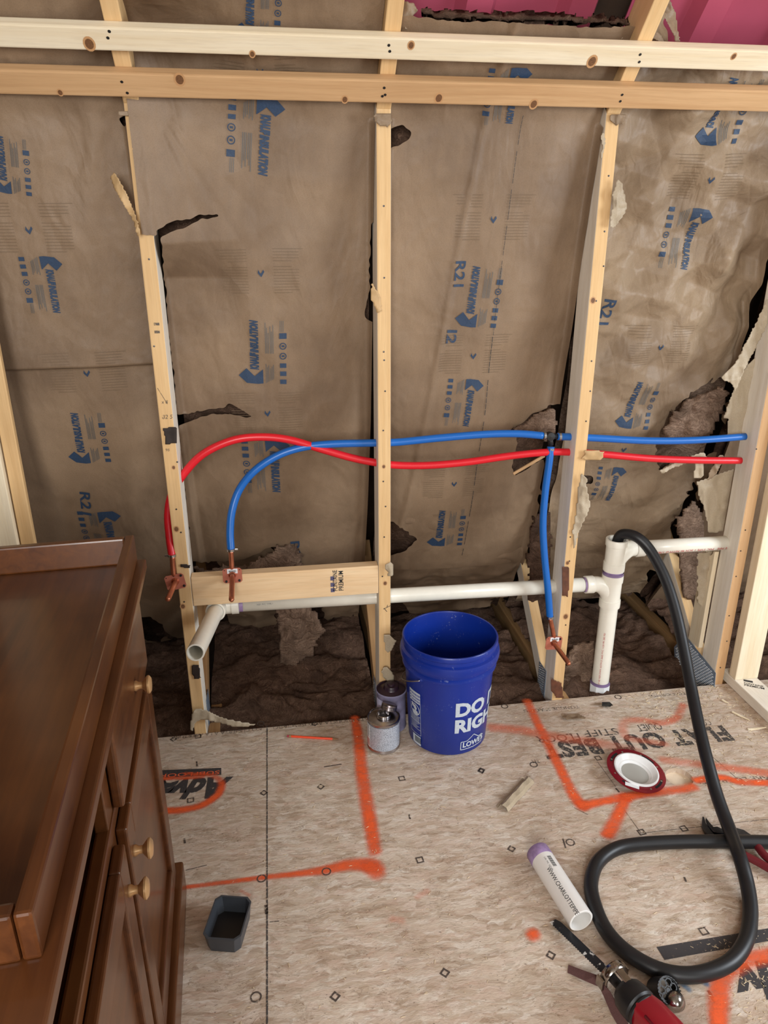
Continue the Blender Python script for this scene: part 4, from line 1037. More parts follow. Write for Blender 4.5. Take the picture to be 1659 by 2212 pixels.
# side branches
b0 = np.array([xs-.10, YS, zrun(xs-.10)])
lathe('branch_hub', [(R15-.001, 0), (R15+.006, .001), (R15+.0065, .028), (R15+.004, .031)], (xs-.098, YS, zrun(xs-.098)), (1, 0, -.02), M['pvc'], dr, 32)
lathe('primer_ring', [(R15+.0014, 0), (R15+.0016, .010)], (xs-.104, YS, zrun(xs-.104)), (1, 0, -.02), M['purple'], dr, 32)
tube('branch_sweep', catmull([(xs-.072, YS, zrun(xs-.072)), (xs-.045, YS, zrun(xs-.05)-.003), (xs-.018, YS, zrun(xs)-.026), (xs-.004, YS, zrun(xs)-.055)], 6), R15+.003, M['pvc'], dr, 26)
zb = float(on(1385, 1183, 1, YS)[2]); zb2 = float(on(1575, 1172, 1, YS)[2])
lathe('branch_hub', [(R15+.004, 0), (R15+.0065, .003), (R15+.006, .030), (R15-.001, .031)], (xs+.068, YS, zb), (1, 0, 0), M['pvc'], dr, 32)
lathe('primer_ring', [(R15+.0012, 0), (R15+.0012, .006)], (xs+.098, YS, zb), (1, 0, 0), M['purple'], dr, 32)
tube('branch_sweep', catmull([(xs+.072, YS, zb), (xs+.045, YS, zb-.003), (xs+.018, YS, zb-.028), (xs+.003, YS, zb-.06)], 6), R15+.003, M['pvc'], dr, 26)
tube('branch_pipe', [(xs+.09, YS, zb), (SX[3]+.02, YS, zb2)], R15, M['pvc'], dr, 30)
zk = float(on(1298, 1474, 1, YS)[2])
lathe('coupling', [(R2+.001, zk), (R2+.006, zk-.002), (R2+.006, zk-.05), (R2-.002, zk-.10)], (xs, YS, 0), (0, 0, 1), M['pvc_w'], dr, 8, smooth=False)
lathe('primer_ring', [(R2+.0012, zk+.010), (R2+.0012, zk+.001), (R2+.005, zk)], (xs, YS, 0), (0, 0, 1), M['purple_d'], dr, 36)
# printing on the vertical pipe and the branch
def cyl_text(st, c, ax, up0, r, h0, size, th, mat, parent, sx=1., direction=1, name='printed_lettering'):
    """text along the axis ax of a cylinder"""
    v, f = text2d(st, size, sx=sx); F = Flat().add(v, f).cut(.006) if size > .012 else Flat().add(v, f)
    ax = Vector(ax).normalized(); up0 = Vector(up0); up0 = (up0-ax*up0.dot(ax)).normalized(); sd = up0.cross(ax)
    P = []
    for a, b in F.v:
        an = th+b/r; P.append(Vector(c)+ax*(h0+direction*a)+(up0*math.cos(an)+sd*math.sin(an))*(r+.0005))
    return tag(mk(name, P, F.f, mat, parent), kind='stuff')
cyl_text('SCH 40 NSF-DWV ASTM D 2665 PVC 1120 PR 280 PSI', (xs, YS, 0), (0, 0, 1), (.0, -1, 0), R2, .005, .0085, .50, M['redprint'], dr, sx=1.12)
lathe('joint_line', [(R2+.0001, 0), (R2+.0001, 0.0001)], (xs, YS, .3), (0, 0, 1), M['purple'], dr, 8)
cyl_text('E PIPE   PVC TYPE 1 SCH 40 ASTM D 1785', (SX[3]-.005, YS, zb2), (-1, 0, 0), (0, -1, 0), R15, .0, .013, .25, M['redprint'], dr, sx=1.1)
cyl_text('NSF  PVC TYPE 1', (xe+.12, YS, zrun(xe+.12)), (1, 0, 0), (0, -1, .3), R15, .0, .007, -.1, M['greyprint'], dr)

# ================================================================== WATER TUBING
def P3(x, y, Y): return on(x, y, 1, Y)
red = empty('red_water_line', (0, 0, 0), 0, 'red plastic water tube running through the studs and down to the left copper stub-out', 'pipe')
rp = catmull([P3(*a) for a in [(372, 1202, .0), (366, 1160, .02), (363, 1110, .035), (372, 1065, .045), (400, 1020, .048), (440, 980, .046), (500, 952, .045), (560, 944, .045), (625, 950, .045), (700, 972, .045), (760, 989, .045), (810, 999, .045), (860, 1005, .045), (930, 1005, .045), (1010, 998, .045), (1100, 985, .045), (1180, 977, .04), (1235, 977, .045), (1300, 981, .045), (1400, 990, .045), (1500, 994, .045), (1600, 995, .045)]], 9)
tube('tube', rp, .0114, M['pexr'], red, 16)
blue = empty('blue_water_line', (0, 0, 0), 0, 'blue plastic water tube running through the studs with a branch dropping by the third stud', 'pipe')
b1 = catmull([P3(*a) for a in [(499, 1190, .0), (497, 1150, .015), (501, 1105, .03), (517, 1058, .045), (550, 1017, .045), (600, 984, .045), (655, 966, .045), (720, 959, .045), (800, 957, .045), (860, 955, .045), (950, 946, .045), (1050, 938, .045), (1120, 937, .045), (1172, 941, .045)]], 9)
tube('tube', b1, .0114, M['pexb'], blue, 16)
b2 = catmull([P3(*a) for a in [(1204, 943, .045), (1240, 944, .045), (1300, 947, .045), (1400, 952, .045), (1500, 951, .045), (1610, 943, .045)]], 8)
tube('tube', b2, .0114, M['pexb'], blue, 16)
b3 = catmull([P3(*a) for a in [(1190, 965, .04), (1186, 1000, .035), (1178, 1060, .03), (1173, 1130, .02), (1176, 1200, .01), (1184, 1280, .0), (1188, 1335, -.002)]], 9)
tube('tube', b3, .0114, M['pexb'], blue, 16)
T = P3(1188, 942, .043); Tl = P3(1172, 941, .045); Tr = P3(1204, 943, .045); Tb = P3(1190, 962, .041)
tube('tee_fitting', [Tl-(T-Tl)*.3, T, Tr], .0085, M['black'], blue, 12); tube('tee_fitting', [T, Tb], .0085, M['black'], blue, 12)
lathe('tee_body', [(0, -.012), (.013, -.010), (.013, .010), (0, .012)], T, (0, 1, 0), M['black'], blue, 14)
def crimp(at, ax, parent):
    at = Vector(at); ax = Vector(ax).normalized()
    lathe('crimp_ring', [(.0112, -.004), (.0126, -.0035), (.0126, .0035), (.0112, .004)], at, ax, M['steel'], parent, 18)
crimp(P3(1176, 941, .045), (1, 0, 0), blue); crimp(P3(1209, 943, .045), (1, 0, 0), blue); crimp(P3(1190, 970, .040), (0, 0, 1), blue)
crimp(b1[0]+np.array([0, 0, .004]), (0, 0, 1), blue); crimp(b3[-1]+np.array([0, 0, .004]), (0, 0, 1), blue); crimp(rp[0]+np.array([0, 0, .004]), (0, 0, 1), red)
box('crimp_tab', (-.003, -.003, -.003), (.009, .003, .003), M['steel'], blue, .001).location = Vector(b1[0])+Vector((.012, 0, .004))
box('crimp_tab', (-.009, -.003, -.003), (.003, .003, .003), M['steel'], red, .001).location = Vector(rp[0])+Vector((-.012, 0, .004))
# copper stub-outs
def stubout(cx, cy, tube_top, tippx, roll, lab, sticker, nails):
    c = P3(cx, cy, -.004)
    r = empty('copper_stub_out', c, 0, lab, 'pipe fitting', 'copper stub-outs')
    r.rotation_euler = (0, roll, 0); Rm = Matrix.Rotation(roll, 4, 'Y'); inv = Rm.inverted()
    L = lambda p: inv @ (Vector(p)-Vector(c))
    w, h, k = .0285, .0245, .006
    poly = [(-w, -h+k), (-w+k, -h), (w-k, -h), (w, -h+k), (w, h-k), (w-k, h), (-w+k, h), (-w, h-k)]
    prism('flange_plate', [(x, 0, z) for x, z in poly], (0, -.0016, 0), M['copper_m'], r)
    tp = L(tippx); rp_ = .0080
    top = L(tube_top)
    tube('copper_tube', catmull([top, (top+Vector((0, .006, h+.002)))/2, (0, .004, h-.004)], 5), .0075, M['copper'], r, 16)
    pts = catmull([(0, .002, .003), (0, -.012, .001), tp*.5, tp*.93], 5)
    vs_, fs_ = sweep(list(pts)+[Vector(tp)*.97, Vector(tp)], [rp_]*len(pts)+[rp_*.75, rp_*.25], 18)
    mk('stub_tube', vs_, fs_, M['copper'], r, True)
    lathe('collar', [(rp_, -.001), (rp_+.004, 0), (rp_+.001, -.006)], (0, -.0018, .002), (0, 1, 0), M['copper'], r, 20)
    for (x, z) in nails:
        lathe('screw', [(0, -.0035), (.0034, -.003), (.004, 0)], (x, -.0018, z), (0, 1, 0), M['black'], r, 10)
    for (x, z) in [(-w+.006, h-.006), (w-.006, h-.006), (0, h-.005)]:
        if (x, z) not in nails: lathe('screw_hole', [(0, -.0003), (.0016, -.0003)], (x, -.0018, z), (0, 1, 0), M['dark'], r, 8)
    if sticker:
        s_ = box('barcode_sticker', (-.0145, -.0026, .0075), (.0165, -.0020, .0225), M['label'], r, .0)
        F = Flat(); x = -.010
        for q in range(11): ww = (.0006, .0012, .0018)[q*7 % 3]; F.rect(x, .012, x+ww, .018); x += ww+.0009
        F.rect(-.008, .0105, .010, .0112)
        o_ = mk('barcode', [(a, -.0029, b) for a, b in F.v], F.f, M['ink_k'], s_); tag(o_, kind='stuff')
    return r
def tip_at(x, y, z): d = ray(x, y); return CAM+d*((z-CAM[2])/d[2])
z2 = float(P3(502, 1243, 0)[2]); z1 = float(P3(378, 1258, 0)[2]); z3 = float(P3(1196, 1389, 0)[2])
stubout(502, 1243, b1[0], tip_at(500, 1299, z2-.02), 0.0, 'copper stub-out with barcode sticker, on the pale blocking board', True, [(-.019, -.018), (.020, -.017)])
stubout(379, 1257, rp[0], tip_at(361, 1298, z1-.022), -.16, 'copper stub-out without sticker, on the left stud under the red tube', False, [(.021, .018), (.022, -.017)])
stubout(1196, 1389, b3[-1], tip_at(1231, 1436, z3-.012), 0.05, 'copper stub-out with barcode sticker, low by the third stud under the blue branch', True, [(.020, .016)])

# ================================================================== BLACK HOSE
hp = [(xs, YS, zt-.06), (xs, YS-.0, zt-.02), (xs+.008, YS-.012, zt+.022)]
for a in [(1375, 1160, .02), (1405, 1190, -.015), (1437, 1250, -.08), (1460, 1322, -.15), (1477, 1400, -.225), (1492, 1480, -.31), (1508, 1560, -.41), (1527, 1640, -.51), (1550, 1722, -.60), (1577, 1795, -.69)]:
    hp.append(tuple(P3(*a)))
RH = .0175
hp += [tuple(fl(1598, 1852, .052)), tuple(fl(1615, 1915, .030))]
for x, y in [(1621, 1975), (1610, 2035), (1572, 2082), (1500, 2106), (1425, 2096), (1354, 2057), (1308, 2008), (1283, 1950), (1277, 1905), (1292, 1862), (1330, 1834), (1385, 1823), (1480, 1818), (1570, 1818), (1660, 1819), (1760, 1824), (1900, 1850), (2060, 1960), (2100, 2150)]:
    hp.append(tuple(fl(x, y, RH+.001)))
tag(tube('hose', catmull(hp, 8), RH, M['rubber'], None, 20), 'thick black rubber hose looping from the drain stack down onto the floor', 'hose')

# ================================================================== BUCKET
BC = Vector((.351, -.112, 0.0015))
bk = empty('bucket', BC, 0, 'blue plastic bucket with white lettering, standing near the floor edge', 'bucket')
def wtdirt(name, col):
    t = NT(name); g = t.obj(); n = t.noise(g, 150, 4, .7); m = t.ramp(t.noise(g, 22, 3), [(.5, 0.), (.66, 1.)])
    z = t.n('ShaderNodeSeparateXYZ', i_0=g).outputs[2]
    c = t.mix(t.math('MULTIPLY', t.math('MULTIPLY', t.ramp(n, [(.60, 0.), (.66, 1.)]), m), .6), col, srgb(150, 160, 190))
    t.B(Base_Color=c, Roughness=.34); return t.m
M['bucket'] = wtdirt('blue_bucket_plastic', srgb(13, 44, 138))
BH = .365
prof = [(0, .004), (.114, .004), (.119, 0), (.125, .006), (.1355, .20), (.1395, .272), (.1475, .274), (.1475, .280), (.1405, .286), (.1415, .300), (.1535, .303), (.1560, .318), (.1530, .330), (.1450, .334), (.1445, .346), (.1490, .350), (.1490, BH-.003), (.1470, BH), (.1430, BH), (.1415, BH-.004), (.1400, .30), (.1330, .2), (.1220, .010), (0, .010)]
lathe('bucket_body', prof, (0, 0, 0), (0, 0, 1), M['bucket'], bk, 72)
vd = math.atan2(CAM[1]-BC.y, CAM[0]-BC.x)
def rad(z): return float(np.interp(z, [0, .2, .272], [.1252, .1357, .1396]))
def on_bucket(flat, th0, z0, mat, nm='printed_lettering', parent=bk, kind='stuff', lift=.0007):
    P = []
    for a, b in flat.v:
        z = z0+b; r = rad(z)+lift; th = vd+th0+a/.135; P.append((r*math.cos(th), r*math.sin(th), z))
    o = mk(nm, P, flat.f, mat, parent)
    if kind: tag(o, kind=kind)
    return o
M['bprint'] = plain('white_bucket_print', srgb(196, 206, 216), .5, noise=.12, nscale=200)
F = Flat(); F.text('DO IT', 0, .062, .066, off=.045, sx=1.05); F.text('RIGHT', 0, .0, .066, off=.045, sx=1.05)
on_bucket(F.cut(.012), .17, .092, M['bprint'])
F = Flat(); F.text("LOWE'S", .006, .008, .026, off=.035, sx=1.0); w = .088
for p, q in (((0, 0), (w, 0)), ((0, 0), (0, .030)), ((0, .030), (.022, .030)), ((.022, .030), (.047, .048)), ((.047, .048), (.070, .030)), ((.070, .030), (w, .030)), ((w, .030), (w, 0))): F.line(p, q, .0025)
on_bucket(F.cut(.012), .36, .022, M['bprint'])
# warning label
F = Flat()
W_, z0, z1_ = .052, .0, .158
for p, q in (((0, 0), (W_, 0)), ((0, 0), (0, z1_)), ((0, z1_), (W_, z1_)), ((W_, z1_), (W_, 0)), ((0, .070), (W_, .070)), ((0, .048), (W_, .048)), ((0, .02), (W_, .02))): F.line(p, q, .0012)
for j in range(8): F.rect(.004, .0665-.0028*j, .047, .0675-.0028*j)
for j in range(6): F.rect(.006, .043-.004*j, .046-(j % 3)*.006, .0442-.004*j)
on_bucket(F.cut(.02), -1.06, .050, M['bprint'], 'warning_label_lines')
F = Flat().rect(0, .118, W_, z1_)
on_bucket(F.cut(.012), -1.06, .050, M['bprint'], 'warning_label_panel', kind=None)
F = Flat(); F.text('WARNING', .013, .145, .0105, off=.02); F.text('AVERTISSEMENT', .013, .134, .0075, off=.02, sx=.82); F.text('ADVERTENCIA', .013, .123, .0085, off=.02, sx=.82)
for zz in (.125, .135, .146): F.poly([(.002, zz), (.010, zz), (.006, zz+.007)])
on_bucket(F.cut(.012), -1.06, .050, plain('blue_label_ink', srgb(22, 48, 150), .5), lift=.0012)
# pictogram: child over a bucket inside a crossed circle
F = Flat(); F.ring(.028, .092, .0185, .0215, 28); F.poly([(.012, .104), (.015, .107), (.044, .080), (.041, .077)]); F.ring(.014, .108, 0., .0055, 12)
F.poly([(.016, .106), (.030, .108), (.037, .098), (.033, .090), (.024, .098), (.014, .098)]); F.poly([(.018, .074), (.036, .074), (.040, .088), (.014, .088)])
on_bucket(F.cut(.012), -1.06, .050, M['bprint'], 'pictogram')
F = Flat().rect(0, 0, .040, .034); on_bucket(F.cut(.012), -.98, .010, M['bprint'], 'barcode_label', kind=None)
F = Flat(); x = .012
for q in range(14): ww = (.0007, .0013, .0019)[q*5 % 3]; F.rect(x, .008, x+ww, .030); x += ww+.0008
on_bucket(F, -.98, .010, M['ink_k'], 'barcode', lift=.0012)
# bail handle
e1 = vd-.62; zb_ = .268; ra = .1405
ax = Vector((math.cos(e1), math.sin(e1), 0)); pe = Vector((math.cos(e1-PI/2), math.sin(e1-PI/2), 0))
for sgn in (1, -1): lathe('handle_ear', [(0, .010), (.004, .0095), (.008, .004), (.009, 0)], ax*sgn*.1385+Vector((0, 0, zb_)), ax*sgn, M['bucket'], bk, 16)
pts = []
for k in range(31):
    a = PI*k/30; R_ = .153; pts.append(ax*math.cos(a)*R_*.985+(pe*math.cos(.5)-Vector((0, 0, 1))*math.sin(.5))*math.sin(a)*.168+Vector((0, 0, zb_)))
tube('bail_handle', [ax*.140+Vector((0, 0, zb_))]+pts+[-ax*.140+Vector((0, 0, zb_))], .0019, M['steel'], bk, 8)

# ================================================================== CANS
def can_mat(name, a, b):
    t = NT(name); g = t.obj(); n = t.noise(g, 420, 3, .8); c = t.mix(t.ramp(n, [(.42, 0.), (.6, 1.)]), a, b); t.B(Base_Color=c, Roughness=.42, Metallic=.35); return t.m
M['tin'] = plain('tinned_steel', srgb(190, 186, 186), .22, 1.0, noise=.25, nscale=50)
M['canlabel'] = can_mat('speckled_can_label', srgb(206, 214, 226), srgb(136, 142, 156))
M['glue'] = plain('dark_primer_crust', srgb(52, 34, 46), .35, noise=.3, nscale=60)
Cn = Vector((.136, -.146, .0012))
c1 = empty('glue_can', Cn, 0, 'small silver glue can with open mouth and cap leaning on top, in front', 'can')
r = .0525
lathe('can_body', [(0, 0), (r-.003, 0), (r, .002), (r, .005), (r-.002, .008), (r-.002, .100), (r, .103), (r, .107), (r-.003, .108), (r-.006, .1045), (.024, .107), (.0225, .1075), (.0225, .118), (.019, .1185), (.0185, .104), (0, .100)], (0, 0, 0), (0, 0, 1), M['tin'], c1, 56)
lathe('paper_label', [(r-.0019, .012), (r-.0011, .0121), (r-.0011, .0955), (r-.0019, .0956)], (0, 0, 0), (0, 0, 1), M['canlabel'], c1, 56)
for z_, rr in ((.111, .0238), (.115, .0236)): lathe('neck_thread', [(.0223, z_-.0012), (rr, z_), (.0223, z_+.0012)], (0, 0, 0), (0, 0, 1), M['tin'], c1, 32)
vdc = math.atan2(CAM[1]-Cn.y, CAM[0]-Cn.x)
def on_can(flat, th0, z0, rr, mat, nm, parent, kind='stuff', v0=vdc):
    P = [(rr*math.cos(v0+th0+a/rr), rr*math.sin(v0+th0+a/rr), z0+b) for a, b in flat.v]; o = mk(nm, P, flat.f, mat, parent)
    return tag(o, kind=kind)
on_can(Flat().rect(0, 0, .028, .082).cut(.006), -1.5, .013, r-.0008, M['label'], 'label_panel', c1, None)
F = Flat()
for j in range(14): F.rect(.004, .078-.0032*j, .020-(j*5 % 7)*.0012, .0792-.0032*j)
on_can(F.cut(.006), -1.35, .013, r-.0005, M['greyprint'], 'label_print', c1)
F = Flat().rect(0, .004, .026, .030); on_can(F.cut(.006), -1.5, .013, r-.0006, plain('faded_red_label', srgb(196, 150, 146), .5), 'red_label_patch', c1, None)
cp = empty('can_cap', Cn+Vector((.018, .012, .1215)), .4, 'silver threaded cap tilted on the mouth of the front can', 'cap'); cp.rotation_euler = (-.35, .30, 0)
lathe('cap_shell', [(0, .019), (.021, .019), (.0245, .017), (.0245, .000), (.022, .0), (.022, .015), (0, .016)], (0, 0, 0), (0, 0, 1), plain('stained_cap_metal', srgb(160, 150, 152), .3, .9, noise=.5, nscale=90), cp, 36)
for z_ in (.003, .0065, .010): lathe('cap_ridge', [(.0243, z_-.0012), (.0256, z_), (.0243, z_+.0012)], (0, 0, 0), (0, 0, 1), M['tin'], cp, 36)
C2 = Vector((.176, -.050, .0012))
c2 = empty('primer_can', C2, 0, 'purple-stained primer can with dark crusted lid, between the front can and the stud', 'can')
r2 = .0500; hh = .142
lathe('can_body', [(0, 0), (r2-.003, 0), (r2, .002), (r2, .006), (r2-.002, .009), (r2-.002, hh-.010), (r2+.0005, hh-.006), (r2+.0005, hh-.002), (r2-.002, hh)], (0, 0, 0), (0, 0, 1), plain('purple_stained_label', srgb(150, 146, 178), .45, noise=.45, nscale=26), c2, 48)
lathe('crusted_lid', [(r2-.001, hh-.001), (r2-.004, hh-.004), (.026, hh+.001), (.024, hh+.004), (.0235, hh+.012), (.022, hh+.014), (0, hh+.0145)], (0, 0, 0), (0, 0, 1), M['glue'], c2, 48)
lathe('lid_knob', [(.0125, hh+.014), (.012, hh+.019), (.010, hh+.020), (0, hh+.0195)], (0, 0, 0), (0, 0, 1), M['glue'], c2, 24)
on_can(Flat().rect(0, 0, .035, .07).cut(.006), -1.3, .05, r2-.0012, plain('lilac_label', srgb(196, 196, 226), .5, noise=.2, nscale=50), 'label_panel', c2, None)

# ================================================================== PENCIL
A = fl(620, 1590, .0036); B = fl(733, 1597, .0036); d = B-A; L = np.linalg.norm(d); d = d/L
pc = empty('pencil', A, 0, 'orange pencil lying on the subfloor left of the glue cans', 'pencil')
lathe('pencil_shaft', [(.0036, .014), (.0036, L-.022)], (0, 0, 0), d, plain('orange_lacquer', srgb(255, 84, 40), .35), pc, 6, smooth=False)
lathe('pencil_ferrule', [(.0037, .007), (.0038, .014)], (0, 0, 0), d, M['brass'], pc, 12)
lathe('pencil_eraser', [(0, 0), (.0034, .0005), (.0036, .007)], (0, 0, 0), d, plain('red_rubber', srgb(186, 60, 84), .6), pc, 12)
lathe('pencil_tip', [(.0036, L-.022), (.0010, L-.004), (0, L)], (0, 0, 0), d, plain('pencil_wood', srgb(150, 112, 76), .6), pc, 8)

# ================================================================== SMALL GREY TRAY
hT = .046
a_, b_, c_, d_ = [fl(x, y, hT) for x, y in ((438, 2026), (516, 2031), (545, 1940), (467, 1934))]
ctr = (a_+b_+c_+d_)/4; ex_ = ((b_-a_)+(c_-d_))/2; ey_ = ((d_-a_)+(c_-b_))/2
lx_, ly_ = np.linalg.norm(ex_), np.linalg.norm(ey_); ang = math.atan2(ex_[1], ex_[0])
tr = empty('plastic_tray', (ctr[0], ctr[1], .0008), ang, 'small dark grey open plastic tray on the floor beside the dresser', 'tray')
M['greyplastic'] = plain('dark_grey_plastic', srgb(66, 70, 76), .42)
def octo(w, h, k): return [(-w, -h+k), (-w+k, -h), (w-k, -h), (w, -h+k), (w, h-k), (w-k, h), (-w+k, h), (-w, h-k)]
rings = [(0.91, 0, 0.), (1.0, hT-.004, 0.), (1.03, hT-.003, 0.), (1.03, hT, 0.), (.955, hT, 0.), (.955, hT-.003, 0), (.87, .004, 0)]
vs = []; fs = []
for sc_, z_, _ in rings:
    for x, y in octo(lx_/2*sc_, ly_/2*sc_, .012): vs.append((x, y, z_))
for i in range(len(rings)-1):
    for k in range(8): fs.append((i*8+k, i*8+(k+1) % 8, (i+1)*8+(k+1) % 8, (i+1)*8+k))
fs.append(tuple(range(7, -1, -1)))
o = mk('tray_shell', vs, fs, M['greyplastic'], tr)
mk('black_lining', [(x, y, .0045) for x, y in octo(lx_/2*.872, ly_/2*.872, .012)], [tuple(range(8))], M['black'], tr)

# ================================================================== CLOSET FLANGE
cf = (fl(1310, 1672, .012)+fl(1445, 1690, .012))/2
fg = empty('toilet_flange', cf, 0, 'dark red ring toilet flange with white plastic hub, tilted on the floor', 'flange')
RF = .086
fg.location = (cf[0]+.004, cf[1]+.024, .006)
M['redmetal'] = plain('dark_red_enamel', srgb(128, 12, 34), .25, .2, noise=.15)
fg.rotation_euler = (.10, .12, 0)
# ring with slots
seg = 72; vs = []; fs = []
lathe('metal_ring', [(.060, .010), (.083, .010), (RF, .012), (RF+.001, .016), (.083, .0165), (.060, .0165)], (0, 0, 0), (0, 0, 1), M['redmetal'], fg, 72, True, True)
lathe('plastic_hub', [(.041, .0), (.046, .0), (.047, .010), (.062, .014), (.0665, .0175), (.066, .0215), (.062, .0225), (.0575, .019), (.045, .006), (.041, .0035)], (0, 0, 0), (0, 0, 1), M['pvc_w'], fg, 64, True, True)
lathe('knockout_disc', [(0, .0035), (.0415, .0035)], (0, 0, 0), (0, 0, 1), plain('grey_plastic_disc', srgb(176, 176, 170), .5), fg, 48)
for a0_ in (.35, 2.0, 3.7, 5.1):
    F = Flat(); n_ = 10
    v = []; f_ = []
    for k in range(n_+1):
        a = a0_+k*.062
        for rr in (.071, .078): v.append((rr*math.cos(a), rr*math.sin(a)))
    for k in range(n_): f_.append((2*k, 2*k+1, 2*k+3, 2*k+2))
    mk('slot', [(x, y, .0169) for x, y in v], f_, M['dark'], fg)
for a in np.linspace(0, 2*PI, 9)[:-1]+.15:
    lathe('screw_hole', [(0, .0170), (.003, .0170)], (.0745*math.cos(a), .0745*math.sin(a), 0), (0, 0, 1), M['steel'], fg, 10)
o = box('sticker', (-.020, -.007, .0), (.020, .007, .0006), M['label'], fg, 0); o.location = (-.042, -.060, .0172); o.rotation_euler = (0, 0, -.45)

# ================================================================== LOOSE PIPE
A = fl(1160, 1838, R2+.001); Bp = fl(1250, 1980, R2+.001)
d = Bp-A; d /= np.linalg.norm(d); A = fl(1161, 1840, R2+.001)
lp = empty('loose_pipe', A, 0, 'short white plastic pipe offcut with purple primed end, lying on the floor', 'pipe')
LL = float(np.linalg.norm(Bp-A))+.012
pipe_hollow('pipe_wall', (0, 0, 0), tuple(d*LL), R2, R2-.0045, plain('clean_white_pvc', srgb(236, 234, 230), .32, noise=.04, nscale=20), lp, 48)
lathe('primed_end', [(R2-.0046, -.0002), (R2-.0005, -.0004), (R2+.0004, .001), (R2+.0004, .030), (R2, .0305)], (0, 0, 0), d, M['purple'], lp, 48)
cyl_text('WWW.CHARLOTTEPIPE', (0, 0, 0), d, (0, 0, 1), R2, .076, .0150, -.62, M['ink_k'], lp, sx=.86)
cyl_text('2 IN  PVC  SCH 40', (0, 0, 0), d, (0, 0, 1), R2, .045, .0060, -.30, M['greyprint'], lp, sx=.9)
F = Flat(); x = 0
for q in range(16): ww = (.0008, .0014, .002)[q*5 % 3]; F.rect(x, 0, x+ww, .010); x += ww+.0008
dv = Vector(d).normalized(); u0 = Vector((0, 0, 1)); sd_ = u0.cross(dv)
P = [dv*(.045+a)+(u0*math.cos(.0+b/R2)+sd_*math.sin(.0+b/R2))*(R2+.0005) for a, b in F.v]
tag(mk('barcode', P, F.f, M['ink_k'], lp), kind='stuff')

# ================================================================== PAPER SCRAPS, BITS
def crumple(name, poly, z0, hgt, mat, lab, seed, cat='paper scrap', fold=None, step=5.):
    xs_ = [p[0] for p in poly]; ys_ = [p[1] for p in poly]; gx, gy = np.meshgrid(np.arange(min(xs_), max(xs_)+step, step), np.arange(min(ys_), max(ys_)+step, step))
    ins = in_poly(gx+.01, gy+.01, poly); idx = -np.ones(gx.shape, int); V = []
    for i in range(gx.shape[0]):
        for j in range(gx.shape[1]):
            if ins[i, j]:
                P = fl(gx[i, j], gy[i, j], 0); h = z0+hgt*float(ridge(gx[i, j]/30., gy[i, j]/14., seed, 2))
                idx[i, j] = len(V); V.append((P[0], P[1], h))
    fs_ = []
    for i in range(gx.shape[0]-1):
        for j in range(gx.shape[1]-1):
            q = [idx[i, j], idx[i, j+1], idx[i+1, j+1], idx[i+1, j]]
            if min(q) >= 0: fs_.append(q[::-1])
            elif sum(v >= 0 for v in q) == 3: fs_.append([v for v in q[::-1] if v >= 0])
    o = mk(name, V, fs_, mat); m = o.modifiers.new('s', 'SOLIDIFY'); m.thickness = .0006; return tag(o, lab, cat)
crumple('paper_scrap', [(1208, 1545), (1225, 1548), (1250, 1546), (1268, 1556), (1255, 1560), (1235, 1560), (1215, 1556)], .001, .012, M['kraft_c'], 'torn brown paper scrap lying flat near the floor edge right of the bucket', 61, step=2.5)
crumple('paper_scrap', [(1298, 1520), (1315, 1519), (1326, 1530), (1312, 1532), (1300, 1530)], .001, .010, M['black'], 'small black torn scrap near the foot of the drain stack', 62, step=2.0)
crumple('paper_scrap', [(1278, 1523), (1302, 1520), (1300, 1528), (1285, 1527)], .001, .008, M['kraft'], 'tiny brown scrap left of the black scrap', 63, step=2.0)
# folded strip of facing paper
A = fl(1085, 1750, .001); B = fl(1142, 1688, .001); e = (B-A)/np.linalg.norm(B-A); n_ = np.array([-e[1], e[0], 0]); L = np.linalg.norm(B-A)
vs = []; fs = []
sec = [(-.016, 0), (-.012, .015), (.0, .019), (.008, .012), (.012, .001), (.020, .0005)]
for i in range(9):
    t = i/8
    for k, (a, h) in enumerate(sec): vs.append(A+e*L*(t+.03*math.sin(k*2.3+1)*(1 if i in (0, 8) else .1))+n_*a*(1+.05*math.sin(i*1.7))+np.array([0, 0, h*(.9+.12*math.sin(i*2.1+k))+.001]))
for i in range(8):
    for k in range(5): fs.append((i*6+k, i*6+k+1, i*6+k+7, i*6+k+6))
o = mk('paper_scrap', vs, fs, M['kraft_l']); m = o.modifiers.new('s', 'SOLIDIFY'); m.thickness = .0008
tag(o, 'folded pale strip of facing paper lying in the middle of the floor', 'paper scrap')

# ================================================================== PLIERS
pz = .012
pr = empty('slip_joint_pliers', (0, 0, 0), 0, 'grey slip-joint pliers with dark red handles, partly under the hose', 'pliers')
M['toolsteel'] = plain('dark_tool_steel', srgb(82, 84, 90), .35, .85, noise=.3, nscale=60)
M['grip'] = plain('dark_red_grip', srgb(104, 24, 34), .4)
def flatpoly(nm, px_, z_, h, mat, parent, bev=.002):
    return prism(nm, [tuple(fl(x, y, z_)) for x, y in px_], (0, 0, h), mat, parent, bev)
flatpoly('upper_jaw', [(1523, 1772), (1532, 1784), (1540, 1793), (1548, 1792), (1556, 1796), (1570, 1800), (1574, 1808), (1556, 1808), (1540, 1804), (1528, 1790)], .006, .012, M['toolsteel'], pr)
flatpoly('lower_jaw', [(1516, 1770), (1520, 1772), (1524, 1786), (1534, 1800), (1542, 1810), (1580, 1812), (1576, 1822), (1540, 1820), (1522, 1804), (1515, 1788)], .004, .012, M['toolsteel'], pr)
flatpoly('joint_arm', [(1560, 1796), (1590, 1794), (1605, 1798), (1620, 1808), (1640, 1822), (1636, 1832), (1610, 1822), (1580, 1815)], .005, .010, M['toolsteel'], pr)
